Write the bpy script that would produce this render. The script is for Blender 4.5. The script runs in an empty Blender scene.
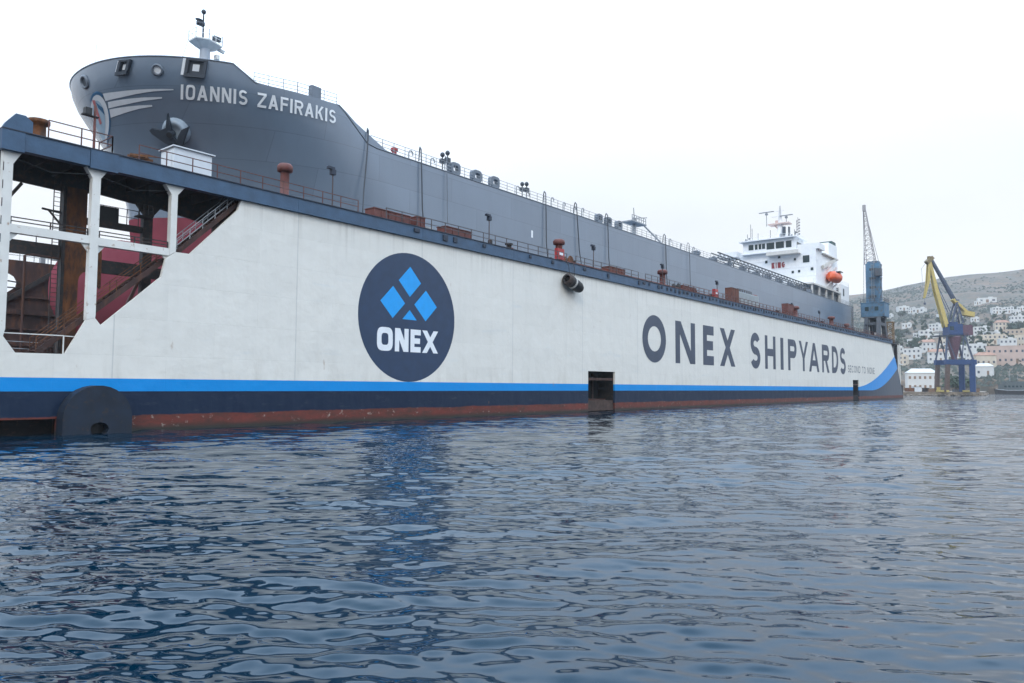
import bpy, bmesh, math, random
import numpy as np
from mathutils import Vector, Matrix
random.seed(7); rng = np.random.default_rng(7)
R = math.radians; PI = math.pi
SCN = bpy.context.scene
COL = SCN.collection

# ------------------------------------------------------------------ camera
CAM = (0.0, 0.0, 3.0)
YAW, PITCH, ROLL = R(38.5), R(3.52), R(0.29)
fw = Vector((math.cos(YAW)*math.cos(PITCH), math.sin(YAW)*math.cos(PITCH), math.sin(PITCH)))
r0 = Vector((math.sin(YAW), -math.cos(YAW), 0)); u0 = r0.cross(fw)
rt = r0*math.cos(ROLL)+u0*math.sin(ROLL); up = -r0*math.sin(ROLL)+u0*math.cos(ROLL)
cam = bpy.data.cameras.new('camera'); camo = bpy.data.objects.new('camera', cam); COL.objects.link(camo)
cam.sensor_width = 36; cam.lens = 740/1024*36; cam.clip_start = .1; cam.clip_end = 12000
camo.matrix_world = Matrix(((rt.x, up.x, -fw.x, CAM[0]), (rt.y, up.y, -fw.y, CAM[1]), (rt.z, up.z, -fw.z, CAM[2]), (0, 0, 0, 1)))
SCN.camera = camo

# ------------------------------------------------------------------ sky, sun, exposure
SUN_FROM = Vector((-.74, -.50, .62)).normalized()
sun_el = math.asin(SUN_FROM.z); sun_az = math.atan2(SUN_FROM.x, SUN_FROM.y)
w = bpy.data.worlds.new('World'); SCN.world = w; w.use_nodes = True
nt = w.node_tree; nt.nodes.clear()
def N(nt, typ, **k):
    n = nt.nodes.new(typ)
    for a, b in k.items(): setattr(n, a, b)
    return n
sky = N(nt, 'ShaderNodeTexSky', sky_type='NISHITA', sun_disc=False, sun_elevation=sun_el, sun_rotation=sun_az)
tc = N(nt, 'ShaderNodeTexCoord'); mp = N(nt, 'ShaderNodeMapping'); mp.inputs['Scale'].default_value = (1, 1, 2.6)
no = N(nt, 'ShaderNodeTexNoise'); no.inputs['Scale'].default_value = 1.7; no.inputs['Detail'].default_value = 5; no.inputs['Roughness'].default_value = .5
cr = N(nt, 'ShaderNodeValToRGB')
cr.color_ramp.elements[0].position = .3; cr.color_ramp.elements[0].color = (8.75, 9.05, 9.45, 1)
cr.color_ramp.elements[1].position = .68; cr.color_ramp.elements[1].color = (9.9, 10.0, 10.15, 1)
mx = N(nt, 'ShaderNodeMix', data_type='RGBA'); mx.inputs[0].default_value = .96
bg = N(nt, 'ShaderNodeBackground'); bg.inputs['Strength'].default_value = .1
ow = N(nt, 'ShaderNodeOutputWorld')
L = nt.links.new
L(tc.outputs['Generated'], mp.inputs[0]); L(mp.outputs[0], no.inputs['Vector']); L(no.outputs['Fac'], cr.inputs[0])
sx = N(nt, 'ShaderNodeSeparateXYZ'); L(tc.outputs['Generated'], sx.inputs[0])
zr_ = N(nt, 'ShaderNodeMapRange', interpolation_type='SMOOTHSTEP'); zr_.inputs[1].default_value = .2; zr_.inputs[2].default_value = .6; L(sx.outputs[2], zr_.inputs[0])
dome = N(nt, 'ShaderNodeMix', data_type='RGBA'); L(zr_.outputs[0], dome.inputs[0]); dome.inputs[6].default_value = (1, 1, 1, 1); dome.inputs[7].default_value = (1.85, 2.3, 2.85, 1)
ml = N(nt, 'ShaderNodeMix', data_type='RGBA', blend_type='MULTIPLY'); ml.inputs[0].default_value = 1; L(cr.outputs[0], ml.inputs[6]); L(dome.outputs[2], ml.inputs[7])
L(sky.outputs[0], mx.inputs[6]); L(ml.outputs[2], mx.inputs[7]); L(mx.outputs[2], bg.inputs[0]); L(bg.outputs[0], ow.inputs[0])
sl = bpy.data.lights.new('sun', 'SUN'); sl.energy = .95; sl.angle = R(12); sl.color = (1, .88, .7)
so = bpy.data.objects.new('sun', sl); COL.objects.link(so); so.rotation_euler = (-SUN_FROM).to_track_quat('-Z', 'Y').to_euler()
so.location = (0, 0, 120)
SCN.view_settings.view_transform = 'Standard'; SCN.view_settings.look = 'None'
SCN.view_settings.exposure = 0.07; SCN.view_settings.gamma = 1; SCN.view_settings.use_curve_mapping = False
SCN.render.engine = 'CYCLES'
SCN.cycles.use_denoising = True
SCN.cycles.max_bounces = 6; SCN.cycles.volume_bounces = 1; SCN.cycles.transparent_max_bounces = 6
SCN.cycles.caustics_reflective = False; SCN.cycles.caustics_refractive = False

# ------------------------------------------------------------------ materials
MATS = {}
def mat(name, col, rough=.6, metal=0.0, var=.12, scale=1.5, bump=0.0, bscale=6, rust=None, rustamt=.5, stretch=(1, 1, 1), spec=.5):
    """painted or raw surface: base colour with mottled variation, optional rust patches"""
    if name in MATS: return MATS[name]
    m = bpy.data.materials.new(name); m.use_nodes = True; MATS[name] = m
    t = m.node_tree; b = t.nodes['Principled BSDF']; l = t.links.new
    b.inputs['Roughness'].default_value = rough; b.inputs['Metallic'].default_value = metal
    b.inputs['Specular IOR Level'].default_value = spec
    g = N(t, 'ShaderNodeNewGeometry'); mpn = N(t, 'ShaderNodeMapping'); mpn.inputs['Scale'].default_value = stretch
    l(g.outputs['Position'], mpn.inputs[0])
    n = N(t, 'ShaderNodeTexNoise'); n.inputs['Scale'].default_value = scale; n.inputs['Detail'].default_value = 4
    l(mpn.outputs[0], n.inputs['Vector'])
    r = N(t, 'ShaderNodeValToRGB'); e = r.color_ramp.elements
    e[0].position = .3; e[1].position = .7
    e[0].color = tuple(c*(1-var) for c in col)+(1,); e[1].color = tuple(min(1, c*(1+var)) for c in col)+(1,)
    l(n.outputs['Fac'], r.inputs[0]); out = r.outputs[0]
    if rust:
        n2 = N(t, 'ShaderNodeTexNoise'); n2.inputs['Scale'].default_value = scale*2.3; n2.inputs['Detail'].default_value = 6; n2.inputs['Roughness'].default_value = .65
        l(mpn.outputs[0], n2.inputs['Vector'])
        r2 = N(t, 'ShaderNodeMapRange'); r2.inputs[1].default_value = .62-.3*rustamt; r2.inputs[2].default_value = .74-.2*rustamt
        l(n2.outputs['Fac'], r2.inputs[0])
        x = N(t, 'ShaderNodeMix', data_type='RGBA'); l(r2.outputs[0], x.inputs[0]); l(out, x.inputs[6]); x.inputs[7].default_value = tuple(rust)+(1,)
        out = x.outputs[2]
    l(out, b.inputs['Base Color'])
    if bump:
        n3 = N(t, 'ShaderNodeTexNoise'); n3.inputs['Scale'].default_value = bscale; n3.inputs['Detail'].default_value = 3
        l(mpn.outputs[0], n3.inputs['Vector'])
        bp = N(t, 'ShaderNodeBump'); bp.inputs['Strength'].default_value = bump; bp.inputs['Distance'].default_value = .1
        l(n3.outputs['Fac'], bp.inputs['Height']); l(bp.outputs[0], b.inputs['Normal'])
    return m
RUST = (.13, .045, .02)
def MATH(t, op, a, b=None, clamp=False):
    n = N(t, 'ShaderNodeMath', operation=op); n.use_clamp = clamp
    for i, v in enumerate((a, b)):
        if v is None: continue
        if isinstance(v, (int, float)): n.inputs[i].default_value = v
        else: t.links.new(v, n.inputs[i])
    return n.outputs[0]
def MIX(t, f, a, b):
    n = N(t, 'ShaderNodeMix', data_type='RGBA')
    for i, v in ((0, f), (6, a), (7, b)):
        if isinstance(v, tuple): n.inputs[i].default_value = v+(1,)
        elif isinstance(v, (int, float)): n.inputs[i].default_value = v
        else: t.links.new(v, n.inputs[i])
    return n.outputs[2]
def step(t, v, edge, soft):
    n = N(t, 'ShaderNodeMapRange'); t.links.new(v, n.inputs[0])
    if isinstance(edge, (int, float)): n.inputs[1].default_value = edge-soft; n.inputs[2].default_value = edge+soft
    else:
        t.links.new(MATH(t, 'SUBTRACT', edge, soft), n.inputs[1]); t.links.new(MATH(t, 'ADD', edge, soft), n.inputs[2])
    return n.outputs[0]
def NOISE(t, vec, scale, detail=4, rough=.5, stretch=None):
    if stretch:
        m = N(t, 'ShaderNodeMapping'); m.inputs['Scale'].default_value = stretch; t.links.new(vec, m.inputs[0]); vec = m.outputs[0]
    n = N(t, 'ShaderNodeTexNoise'); n.inputs['Scale'].default_value = scale; n.inputs['Detail'].default_value = detail; n.inputs['Roughness'].default_value = rough
    t.links.new(vec, n.inputs['Vector']); return n.outputs['Fac']

def dock_paint():
    """white wing wall with the blue and navy waterline bands that sweep up at the far end, red boot topping, plate seams"""
    m = bpy.data.materials.new('dock_paint'); m.use_nodes = True; t = m.node_tree; l = t.links.new; b = t.nodes['Principled BSDF']
    g = N(t, 'ShaderNodeNewGeometry'); P = g.outputs['Position']; s = N(t, 'ShaderNodeSeparateXYZ'); l(P, s.inputs[0]); X, Z = s.outputs[0], s.outputs[2]
    def sweep(x0, span, amp):
        q = MATH(t, 'DIVIDE', MATH(t, 'SUBTRACT', X, x0), span); q = MATH(t, 'MAXIMUM', q, 0.0)
        return MATH(t, 'MULTIPLY', MATH(t, 'POWER', q, 1.8), amp)
    wob = MATH(t, 'MULTIPLY', MATH(t, 'SUBTRACT', NOISE(t, P, 3, 3), .5), .07)
    Zw = MATH(t, 'ADD', Z, wob)
    streak = NOISE(t, P, 1.0, 5, .6, (1.4, 1, .06)); fine = NOISE(t, P, .25, 5, .6)
    white = MIX(t, MATH(t, 'MULTIPLY', step(t, streak, .6, .14), .2), (.76, .73, .665), (.58, .55, .49))
    white = MIX(t, MATH(t, 'MULTIPLY', step(t, fine, .5, .2), .3), white, (.72, .7, .65))
    # repainted rectangles of plate
    br = N(t, 'ShaderNodeTexBrick'); br.offset = .5
    mpn = N(t, 'ShaderNodeMapping'); mpn.inputs['Rotation'].default_value = (R(90), 0, 0); mpn.inputs['Location'].default_value = (-34.82, 0, 0); l(P, mpn.inputs[0])
    l(mpn.outputs[0], br.inputs['Vector']); br.inputs['Scale'].default_value = 1; br.inputs['Brick Width'].default_value = 6.85; br.inputs['Row Height'].default_value = 2.45
    br.inputs['Mortar Size'].default_value = .018; br.inputs['Color1'].default_value = (.94,)*3+(1,); br.inputs['Color2'].default_value = (1,)*3+(1,); br.inputs['Mortar'].default_value = (.93,)*3+(1,)
    mu = N(t, 'ShaderNodeMix', data_type='RGBA', blend_type='MULTIPLY'); mu.inputs[0].default_value = .8; l(white, mu.inputs[6]); l(br.outputs['Color'], mu.inputs[7]); white = mu.outputs[2]
    drip = MATH(t, 'MULTIPLY', step(t, NOISE(t, P, 1.0, 3, .5, (2.6, 1, .02)), .6, .07), step(t, MATH(t, 'ADD', Z, MATH(t, 'MULTIPLY', NOISE(t, P, 1, 2, .5, (1.3, 1, .02)), 4)), 17.6, 1.6))
    white = MIX(t, MATH(t, 'MULTIPLY', drip, .32), white, (.36, .33, .28))
    scuff = step(t, NOISE(t, P, .6, 6, .7, (.35, 1, 2.2)), .66, .05)
    white = MIX(t, MATH(t, 'MULTIPLY', scuff, .35), white, (.6, .63, .63))
    low = MATH(t, 'MULTIPLY', step(t, NOISE(t, P, .9, 5, .65, (1, 1, .3)), .58, .1), MATH(t, 'SUBTRACT', 1.0, step(t, Z, 5.2, 1.6)))
    white = MIX(t, MATH(t, 'MULTIPLY', low, .3), white, (.5, .46, .4))
    navy = MIX(t, step(t, streak, .55, .12), (.003, .014, .04), (.006, .018, .044))
    navy = MIX(t, MATH(t, 'MULTIPLY', step(t, NOISE(t, P, 1.3, 6, .7, (.5, 1, 2)), .64, .05), .4), navy, (.05, .06, .075))
    navy = MIX(t, MATH(t, 'MULTIPLY', step(t, X, 225, 22), .8), navy, (.12, .13, .15))  # far-end greying is distance haze painted into the navy; blue pales likewise
    blue = MIX(t, step(t, fine, .5, .2), (.0, .235, .62), (.0, .26, .66))
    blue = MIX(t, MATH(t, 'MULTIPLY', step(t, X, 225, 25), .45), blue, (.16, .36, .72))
    red = MIX(t, step(t, NOISE(t, P, .8, 6, .7, (1, 1, 2.5)), .5, .16), (.17, .036, .026), (.075, .03, .022))
    red = MIX(t, step(t, NOISE(t, P, 2.2, 6, .7), .66, .05), red, (.42, .36, .3))
    slime = MIX(t, .5, (.02, .022, .02), (.05, .04, .03))
    red = MIX(t, step(t, Zw, .32, .18), slime, red)
    c = MIX(t, step(t, MATH(t, 'ADD', Zw, MATH(t, 'MULTIPLY', MATH(t, 'SUBTRACT', NOISE(t, P, .35, 4, .6, (1, 1, .2)), .5), .3)), 1.05, .03), red, navy)
    c = MIX(t, step(t, MATH(t, 'SUBTRACT', Z, sweep(221, 31, 5.9)), 2.6, .012), c, blue)
    c = MIX(t, step(t, MATH(t, 'SUBTRACT', Z, sweep(204, 46, 9.4)), 3.42, .012), c, white)
    # rust weeps
    rn = step(t, NOISE(t, P, 1.1, 5, .65, (1, 1, .35)), .73, .04)
    c = MIX(t, MATH(t, 'MULTIPLY', rn, .55), c, (.3, .15, .06))
    # vertical butt seams of the wing sections
    fr = MATH(t, 'PINGPONG', MATH(t, 'SUBTRACT', X, 34.82), 6.85)
    seam = MATH(t, 'LESS_THAN', fr, .045)
    c = MIX(t, MATH(t, 'MULTIPLY', MATH(t, 'MULTIPLY', seam, step(t, Z, 3.42, .05)), .3), c, (.3, .31, .32))
    l(c, b.inputs['Base Color']); b.inputs['Roughness'].default_value = .5; b.inputs['Specular IOR Level'].default_value = .3
    bp = N(t, 'ShaderNodeBump'); bp.inputs['Strength'].default_value = .6; bp.inputs['Distance'].default_value = .14
    hgt = MATH(t, 'ADD', NOISE(t, P, .55, 3), MATH(t, 'MULTIPLY', br.outputs['Fac'], -.04)); l(hgt, bp.inputs['Height']); l(bp.outputs[0], b.inputs['Normal'])
    return m

def hull_paint():
    """grey topsides over dusty red bottom paint, faint plate seams"""
    m = bpy.data.materials.new('hull_paint'); m.use_nodes = True; t = m.node_tree; l = t.links.new; b = t.nodes['Principled BSDF']
    g = N(t, 'ShaderNodeNewGeometry'); P = g.outputs['Position']; s = N(t, 'ShaderNodeSeparateXYZ'); l(P, s.inputs[0]); X, Z = s.outputs[0], s.outputs[2]
    streak = NOISE(t, P, .8, 5, .6, (1, 1, .08)); big = NOISE(t, P, .12, 3)
    grey = MIX(t, step(t, big, .5, .2), (.135, .18, .24), (.15, .197, .26))
    grey = MIX(t, MATH(t, 'MULTIPLY', step(t, streak, .58, .12), .25), grey, (.12, .158, .21))
    br = N(t, 'ShaderNodeTexBrick'); br.offset = .4
    mpn = N(t, 'ShaderNodeMapping'); mpn.inputs['Rotation'].default_value = (R(90), 0, 0); l(P, mpn.inputs[0])
    l(mpn.outputs[0], br.inputs['Vector']); br.inputs['Scale'].default_value = 1; br.inputs['Brick Width'].default_value = 11; br.inputs['Row Height'].default_value = 2.7
    br.inputs['Mortar Size'].default_value = .025; br.inputs['Color1'].default_value = (.9,)*3+(1,); br.inputs['Color2'].default_value = (1,)*3+(1,); br.inputs['Mortar'].default_value = (.72,)*3+(1,)
    mu = N(t, 'ShaderNodeMix', data_type='RGBA', blend_type='MULTIPLY'); mu.inputs[0].default_value = 1; l(grey, mu.inputs[6]); l(br.outputs['Color'], mu.inputs[7])
    red = MIX(t, step(t, NOISE(t, P, .5, 5), .5, .2), (.24, .06, .08), (.19, .05, .065))
    c = MIX(t, step(t, Z, 18.9, .02), red, mu.outputs[2])
    l(c, b.inputs['Base Color']); l(MIX(t, step(t, Z, 18.9, .02), (.6,)*3, (.27,)*3), b.inputs['Roughness']); b.inputs['IOR'].default_value = 1.9; l(MATH(t, 'MULTIPLY', step(t, Z, 18.9, .02), .5), b.inputs['Specular IOR Level'])
    bp = N(t, 'ShaderNodeBump'); bp.inputs['Strength'].default_value = .3; bp.inputs['Distance'].default_value = .12
    l(NOISE(t, P, .35, 2), bp.inputs['Height']); l(bp.outputs[0], b.inputs['Normal'])
    return m

def water_mat():
    m = bpy.data.materials.new('sea_water'); m.use_nodes = True; t = m.node_tree; l = t.links.new; b = t.nodes['Principled BSDF']
    b.inputs['Base Color'].default_value = (.0002, .013, .027, 1); b.inputs['Roughness'].default_value = .015; b.inputs['IOR'].default_value = 1.38; b.inputs['Specular Tint'].default_value = (.4, .72, .92, 1)
    g = N(t, 'ShaderNodeNewGeometry'); P = g.outputs['Position']
    mpn = N(t, 'ShaderNodeMapping'); mpn.vector_type = 'TEXTURE'; mpn.inputs['Rotation'].default_value = (0, 0, R(38)); mpn.inputs['Scale'].default_value = (1, 1.7, 1); l(P, mpn.inputs[0])
    far = N(t, 'ShaderNodeVectorMath', operation='LENGTH'); l(P, far.inputs[0]); fr = N(t, 'ShaderNodeMapRange'); fr.inputs[1].default_value = 40; fr.inputs[2].default_value = 190; l(far.outputs['Value'], fr.inputs[0])
    a = NOISE(t, mpn.outputs[0], .42, 3, .55); c = NOISE(t, mpn.outputs[0], 2.4, 2, .5)
    calm = step(t, NOISE(t, P, .07, 2), .5, .14)
    h = MATH(t, 'ADD', MATH(t, 'MULTIPLY', a, MATH(t, 'ADD', MATH(t, 'MULTIPLY', fr.outputs[0], .85), .03)), MATH(t, 'MULTIPLY', c, MATH(t, 'ADD', MATH(t, 'MULTIPLY', calm, .035), .01)))
    bp = N(t, 'ShaderNodeBump'); bp.inputs['Strength'].default_value = 1; bp.inputs['Distance'].default_value = 1
    l(h, bp.inputs['Height']); l(bp.outputs[0], b.inputs['Normal'])
    return m

def hill_mat():
    m = bpy.data.materials.new('dry_hillside'); m.use_nodes = True; t = m.node_tree; l = t.links.new; b = t.nodes['Principled BSDF']
    g = N(t, 'ShaderNodeNewGeometry'); P = g.outputs['Position']; s = N(t, 'ShaderNodeSeparateXYZ'); l(P, s.inputs[0]); Z = s.outputs[2]
    big = NOISE(t, P, .008, 6, .6); mid = NOISE(t, P, .045, 6, .65); sm = NOISE(t, P, .25, 4, .6)
    c = MIX(t, step(t, big, .5, .12), (.165, .11, .072), (.09, .074, .05))
    c = MIX(t, MATH(t, 'MULTIPLY', step(t, mid, .56, .07), .75), c, (.06, .07, .055))
    c = MIX(t, MATH(t, 'MULTIPLY', step(t, sm, .62, .05), .6), c, (.26, .22, .18))
    # terrace walls follow the contours
    zz = MATH(t, 'ADD', MATH(t, 'MULTIPLY', Z, .13), MATH(t, 'MULTIPLY', mid, 3.0)); tr = MATH(t, 'LESS_THAN', MATH(t, 'FRACT', zz), .2)
    c = MIX(t, MATH(t, 'MULTIPLY', tr, .6), c, (.08, .075, .065))
    l(c, b.inputs['Base Color']); b.inputs['Roughness'].default_value = .95
    return m

# ------------------------------------------------------------------ mesh builder
class MB:
    def __init__(s): s.v = []; s.f = []; s.m = []
    def add(s, vs, fs, mi=0):
        o = len(s.v); s.v += [tuple(p) for p in vs]
        s.f += [tuple(i+o for i in f) for f in fs]; s.m += [mi]*len(fs); return s
    def box(s, x0, x1, y0, y1, z0, z1, mi=0):
        return s.add([(x0, y0, z0), (x1, y0, z0), (x1, y1, z0), (x0, y1, z0), (x0, y0, z1), (x1, y0, z1), (x1, y1, z1), (x0, y1, z1)],
                     [(0, 3, 2, 1), (4, 5, 6, 7), (0, 1, 5, 4), (1, 2, 6, 5), (2, 3, 7, 6), (3, 0, 4, 7)], mi)
    def bar(s, p, q, wd, ht=None, mi=0, w1=None, h1=None):
        """rectangular beam from p to q; wd sideways, ht upright"""
        p = Vector(p); q = Vector(q); d = (q-p).normalized(); ht = ht or wd; w1 = w1 or wd; h1 = h1 or ht
        a = d.cross(Vector((0, 0, 1)))
        if a.length < 1e-4: a = Vector((1, 0, 0))
        a.normalize(); b = a.cross(d)
        V = []
        for c, ww, hh in ((p, wd, ht), (q, w1, h1)):
            for i, j in ((-1, -1), (1, -1), (1, 1), (-1, 1)): V.append(c+a*ww/2*i+b*hh/2*j)
        return s.add(V, [(0, 3, 2, 1), (4, 5, 6, 7), (0, 1, 5, 4), (1, 2, 6, 5), (2, 3, 7, 6), (3, 0, 4, 7)], mi)
    def tube(s, pts, r, n=6, mi=0, cap=True):
        pts = [Vector(p) for p in pts]; rs = r if isinstance(r, (list, tuple)) else [r]*len(pts); V = []; F = []
        for i, p in enumerate(pts):
            d = (pts[min(i+1, len(pts)-1)]-pts[max(i-1, 0)]).normalized()
            a = d.cross(Vector((0, 0, 1)))
            if a.length < 1e-3: a = d.cross(Vector((0, 1, 0)))
            a.normalize(); b = d.cross(a)
            for k in range(n): V.append(p+(a*math.cos(2*PI*k/n)+b*math.sin(2*PI*k/n))*rs[i])
        for i in range(len(pts)-1):
            for k in range(n):
                k2 = (k+1) % n; F.append((i*n+k, i*n+k2, (i+1)*n+k2, (i+1)*n+k))
        if cap: F.append(tuple(range(n))); F.append(tuple(range((len(pts)-1)*n, len(pts)*n))[::-1])
        return s.add(V, F, mi)
    def lathe(s, c, prof, n=14, mi=0):
        """prof: list of (radius, z) about the vertical axis through c"""
        V = []; F = []
        for r, z in prof:
            for k in range(n): V.append((c[0]+r*math.cos(2*PI*k/n), c[1]+r*math.sin(2*PI*k/n), c[2]+z))
        for i in range(len(prof)-1):
            for k in range(n):
                k2 = (k+1) % n; F.append((i*n+k, i*n+k2, (i+1)*n+k2, (i+1)*n+k))
        F.append(tuple(range(n))[::-1]); F.append(tuple(range((len(prof)-1)*n, len(prof)*n)))
        return s.add(V, F, mi)
    def ell(s, c, rad, n=14, m=9, mi=0, jit=0):
        V = []; F = []
        for i in range(m+1):
            th = PI*i/m
            for k in range(n):
                j = 1+random.uniform(-jit, jit)
                V.append((c[0]+rad[0]*math.sin(th)*math.cos(2*PI*k/n)*j, c[1]+rad[1]*math.sin(th)*math.sin(2*PI*k/n)*j, c[2]+rad[2]*math.cos(th)*j))
        for i in range(m):
            for k in range(n):
                k2 = (k+1) % n; F.append((i*n+k, (i+1)*n+k, (i+1)*n+k2, i*n+k2))
        return s.add(V, F, mi)
    def plate(s, loop, y0, y1, holes=(), mi=0, plane='XZ'):
        """flat outline (with holes) in X-Z, given thickness from y0 to y1"""
        bm = bmesh.new(); edges = []
        for lp in [loop]+list(holes):
            vs = [bm.verts.new((p[0], 0, p[1])) for p in lp]
            for a, b in zip(vs, vs[1:]+vs[:1]): edges.append(bm.edges.new((a, b)))
        bmesh.ops.triangle_fill(bm, edges=edges, use_beauty=True, use_dissolve=False)
        bm.verts.index_update()
        base = [tuple(v.co) for v in bm.verts]; tri = [tuple(v.index for v in f.verts) for f in bm.faces]; n = len(base)
        fixed = []
        for f in tri:
            a, b, c = (Vector(base[i]) for i in f)
            fixed.append(f if (b-a).cross(c-a).y < 0 else f[::-1])
        V = [(p[0], y0, p[2]) for p in base]+[(p[0], y1, p[2]) for p in base]
        F = list(fixed)+[tuple(i+n for i in f[::-1]) for f in fixed]
        o = 0
        for lp in [loop]+list(holes):
            k = len(lp)
            for i in range(k): F.append((o+i, o+(i+1) % k, o+(i+1) % k+n, o+i+n))
            o += k
        bm.free(); return s.add(V, F, mi)
    def lattice(s, p, q, w0, w1, n, r, rb=None):
        p = Vector(p); q = Vector(q); d = (q-p).normalized(); rb = rb or r*.6
        a = d.cross(Vector((.3, .2, 1)) if abs(d.z) < .9 else Vector((1, 0, 0))).normalized(); b = a.cross(d)
        def P(i, k):
            f = i/n; ww = (w0+(w1-w0)*f)/2; i_, j_ = ((-1, -1), (1, -1), (1, 1), (-1, 1))[k]
            return p.lerp(q, f)+a*ww*i_+b*ww*j_
        for k in range(4):
            s.bar(P(0, k), P(n, k), r*2)
            for i in range(n):
                s.bar(P(i, k), P(i+1, (k+1) % 4), rb*2); s.bar(P(i, k), P(i, (k+1) % 4), rb*2)
        return s
    def rail(s, pts, h=1.05, gap=1.6, r=.025, bars=(1.0, .5), rp=None):
        pts = [Vector(p) for p in pts]; rp = rp or r*1.15
        for a, b in zip(pts, pts[1:]):
            n = max(1, round((b-a).length/gap))
            for i in range(n+1):
                c = a.lerp(b, i/n); s.bar(c, c+Vector((0, 0, h)), rp*2)
            for f in bars: s.bar(a+Vector((0, 0, h*f)), b+Vector((0, 0, h*f)), r*2)
        return s

def wloc(o):
    v = Vector((0, 0, 0))
    while o: v += o.location; o = o.parent
    return v
def obj(name, mb, mats, parent=None, smooth=False, label=None):
    me = bpy.data.meshes.new(name); off = wloc(parent)
    me.from_pydata([(v[0]-off.x, v[1]-off.y, v[2]-off.z) for v in mb.v], [], mb.f)
    for m in (mats if isinstance(mats, (list, tuple)) else [mats]): me.materials.append(m)
    me.polygons.foreach_set('material_index', mb.m)
    me.polygons.foreach_set('use_smooth', [smooth]*len(mb.f)); me.update()
    o = bpy.data.objects.new(name, me); COL.objects.link(o); o.parent = parent
    if label: o['label'] = label
    return o
def tag(o, label, cat, group=None, kind=None):
    o['label'] = label; o['category'] = cat
    if group: o['group'] = group
    if kind: o['kind'] = kind
    return o
def thing(name, label, cat, loc, group=None):
    o = bpy.data.objects.new(name, None); COL.objects.link(o); o.location = loc; o.empty_display_size = .5
    return tag(o, label, cat, group)
def dup(root, loc, rotz=0, scale=(1, 1, 1), label=None, group=None):
    def cp(o, par):
        c = o.copy(); COL.objects.link(c); c.parent = par
        for ch in [k for k in KIDS.get(o.name, [])]: cp(ch, c)
        return c
    KIDS = {}
    for k in root.children_recursive: KIDS.setdefault(k.parent.name, []).append(k)
    r = cp(root, None); r.location = loc; r.rotation_euler = (0, 0, rotz); r.scale = scale
    if label: r['label'] = label
    if group: r['group'] = group
    return r

# ------------------------------------------------------------------ lettering (drawn strokes)
def ring(cx, cy, rx, ry, t, a0=0, a1=360, n=28, e=2.0, ty=None):
    ty = ty or t; out = []
    def P(a, x, y):
        c, s = math.cos(R(a)), math.sin(R(a))
        return (cx+x*math.copysign(abs(c)**(2/e), c), cy+y*math.copysign(abs(s)**(2/e), s))
    for i in range(n):
        a, b = a0+(a1-a0)*i/n, a0+(a1-a0)*(i+1)/n
        out.append([P(a, rx, ry), P(b, rx, ry), P(b, rx-t, ry-ty), P(a, rx-t, ry-ty)])
    return out
def rect(a, b, c, d): return [(a, b), (c, b), (c, d), (a, d)]
def bowl(w, y0, y1, t, x0=0):
    ry = (y1-y0)/2; xm = w-min(ry*.95, w*.62)
    return [rect(x0, y1-t, xm, y1), rect(x0, y0, xm, y0+t)]+ring(xm, (y0+y1)/2, w-xm, ry, t, -90, 90, 14)
def glyph(ch, w, t, e=2.0, tv=None):
    d = t*1.18; tv = tv or t
    if ch == 'O': return ring(w/2, .5, w/2, .5, t, e=e, n=36, ty=tv)
    if ch == 'N': return [rect(0, 0, t, 1), rect(w-t, 0, w, 1), [(0, 1), (d, 1), (w, 0), (w-d, 0)]]
    if ch == 'E': return [rect(0, 0, t, 1), rect(0, 1-tv, w, 1), rect(0, .5-tv/2, w*.93, .5+tv/2), rect(0, 0, w, tv)]
    if ch == 'F': return [rect(0, 0, t, 1), rect(0, 1-tv, w, 1), rect(0, .5-tv/2, w*.9, .5+tv/2)]
    if ch == 'X': return [[(0, 1), (d, 1), (w, 0), (w-d, 0)], [(w-d, 1), (w, 1), (d, 0), (0, 0)]]
    if ch == 'S':
        ry = (.5+tv/2)/2
        return ring(w*.5, 1-ry, w*.48, ry, t, 25, 270, 20, ty=tv)+ring(w*.5, ry, w*.5, ry, t, -155, 90, 20, ty=tv)
    if ch == 'H': return [rect(0, 0, t, 1), rect(w-t, 0, w, 1), rect(t, .5-tv/2, w-t, .5+tv/2)]
    if ch == 'I': return [rect(0, 0, w, 1)]
    if ch == 'P': return [rect(0, 0, t, 1)]+bowl(w, .4, 1, tv)
    if ch == 'R': return [rect(0, 0, t, 1)]+bowl(w, .42, 1, tv)+[[(w*.38, .45), (w*.38+d, .45), (w, 0), (w-d, 0)]]
    if ch == 'Y': return [rect(w/2-t/2, 0, w/2+t/2, .46), [(0, 1), (d, 1), (w/2+t/2, .42), (w/2-t/2, .42)], [(w-d, 1), (w, 1), (w/2+t/2, .42), (w/2-t/2, .42)]]
    if ch == 'A': return [[(0, 0), (d, 0), (w/2+d/2, 1), (w/2-d/2, 1)], [(w-d, 0), (w, 0), (w/2+d/2, 1), (w/2-d/2, 1)], rect(w*.2, .2, w*.8, .2+tv)]
    if ch == 'D': return [rect(0, 0, t, 1)]+bowl(w, 0, 1, tv)
    if ch == 'C': return ring(w/2, .5, w/2, .5, t, 42, 318, 28, ty=tv)
    if ch == 'G': return ring(w/2, .5, w/2, .5, t, 42, 330, 28, ty=tv)+[rect(w*.55, .36, w, .36+tv)]
    if ch == 'T': return [rect(0, 1-tv, w, 1), rect(w/2-t/2, 0, w/2+t/2, 1)]
    if ch == 'K': return [rect(0, 0, t, 1), [(w-d, 1), (w, 1), (t+d*.4, .38), (t-.01, .48)], [(w*.3, .55), (w*.3+d, .6), (w, 0), (w-d, 0)]]
    if ch == 'Z': return [rect(0, 1-tv, w, 1), rect(0, 0, w, tv), [(w-d, 1-tv), (w, 1-tv), (d, tv), (0, tv)]]
    return []
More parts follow.
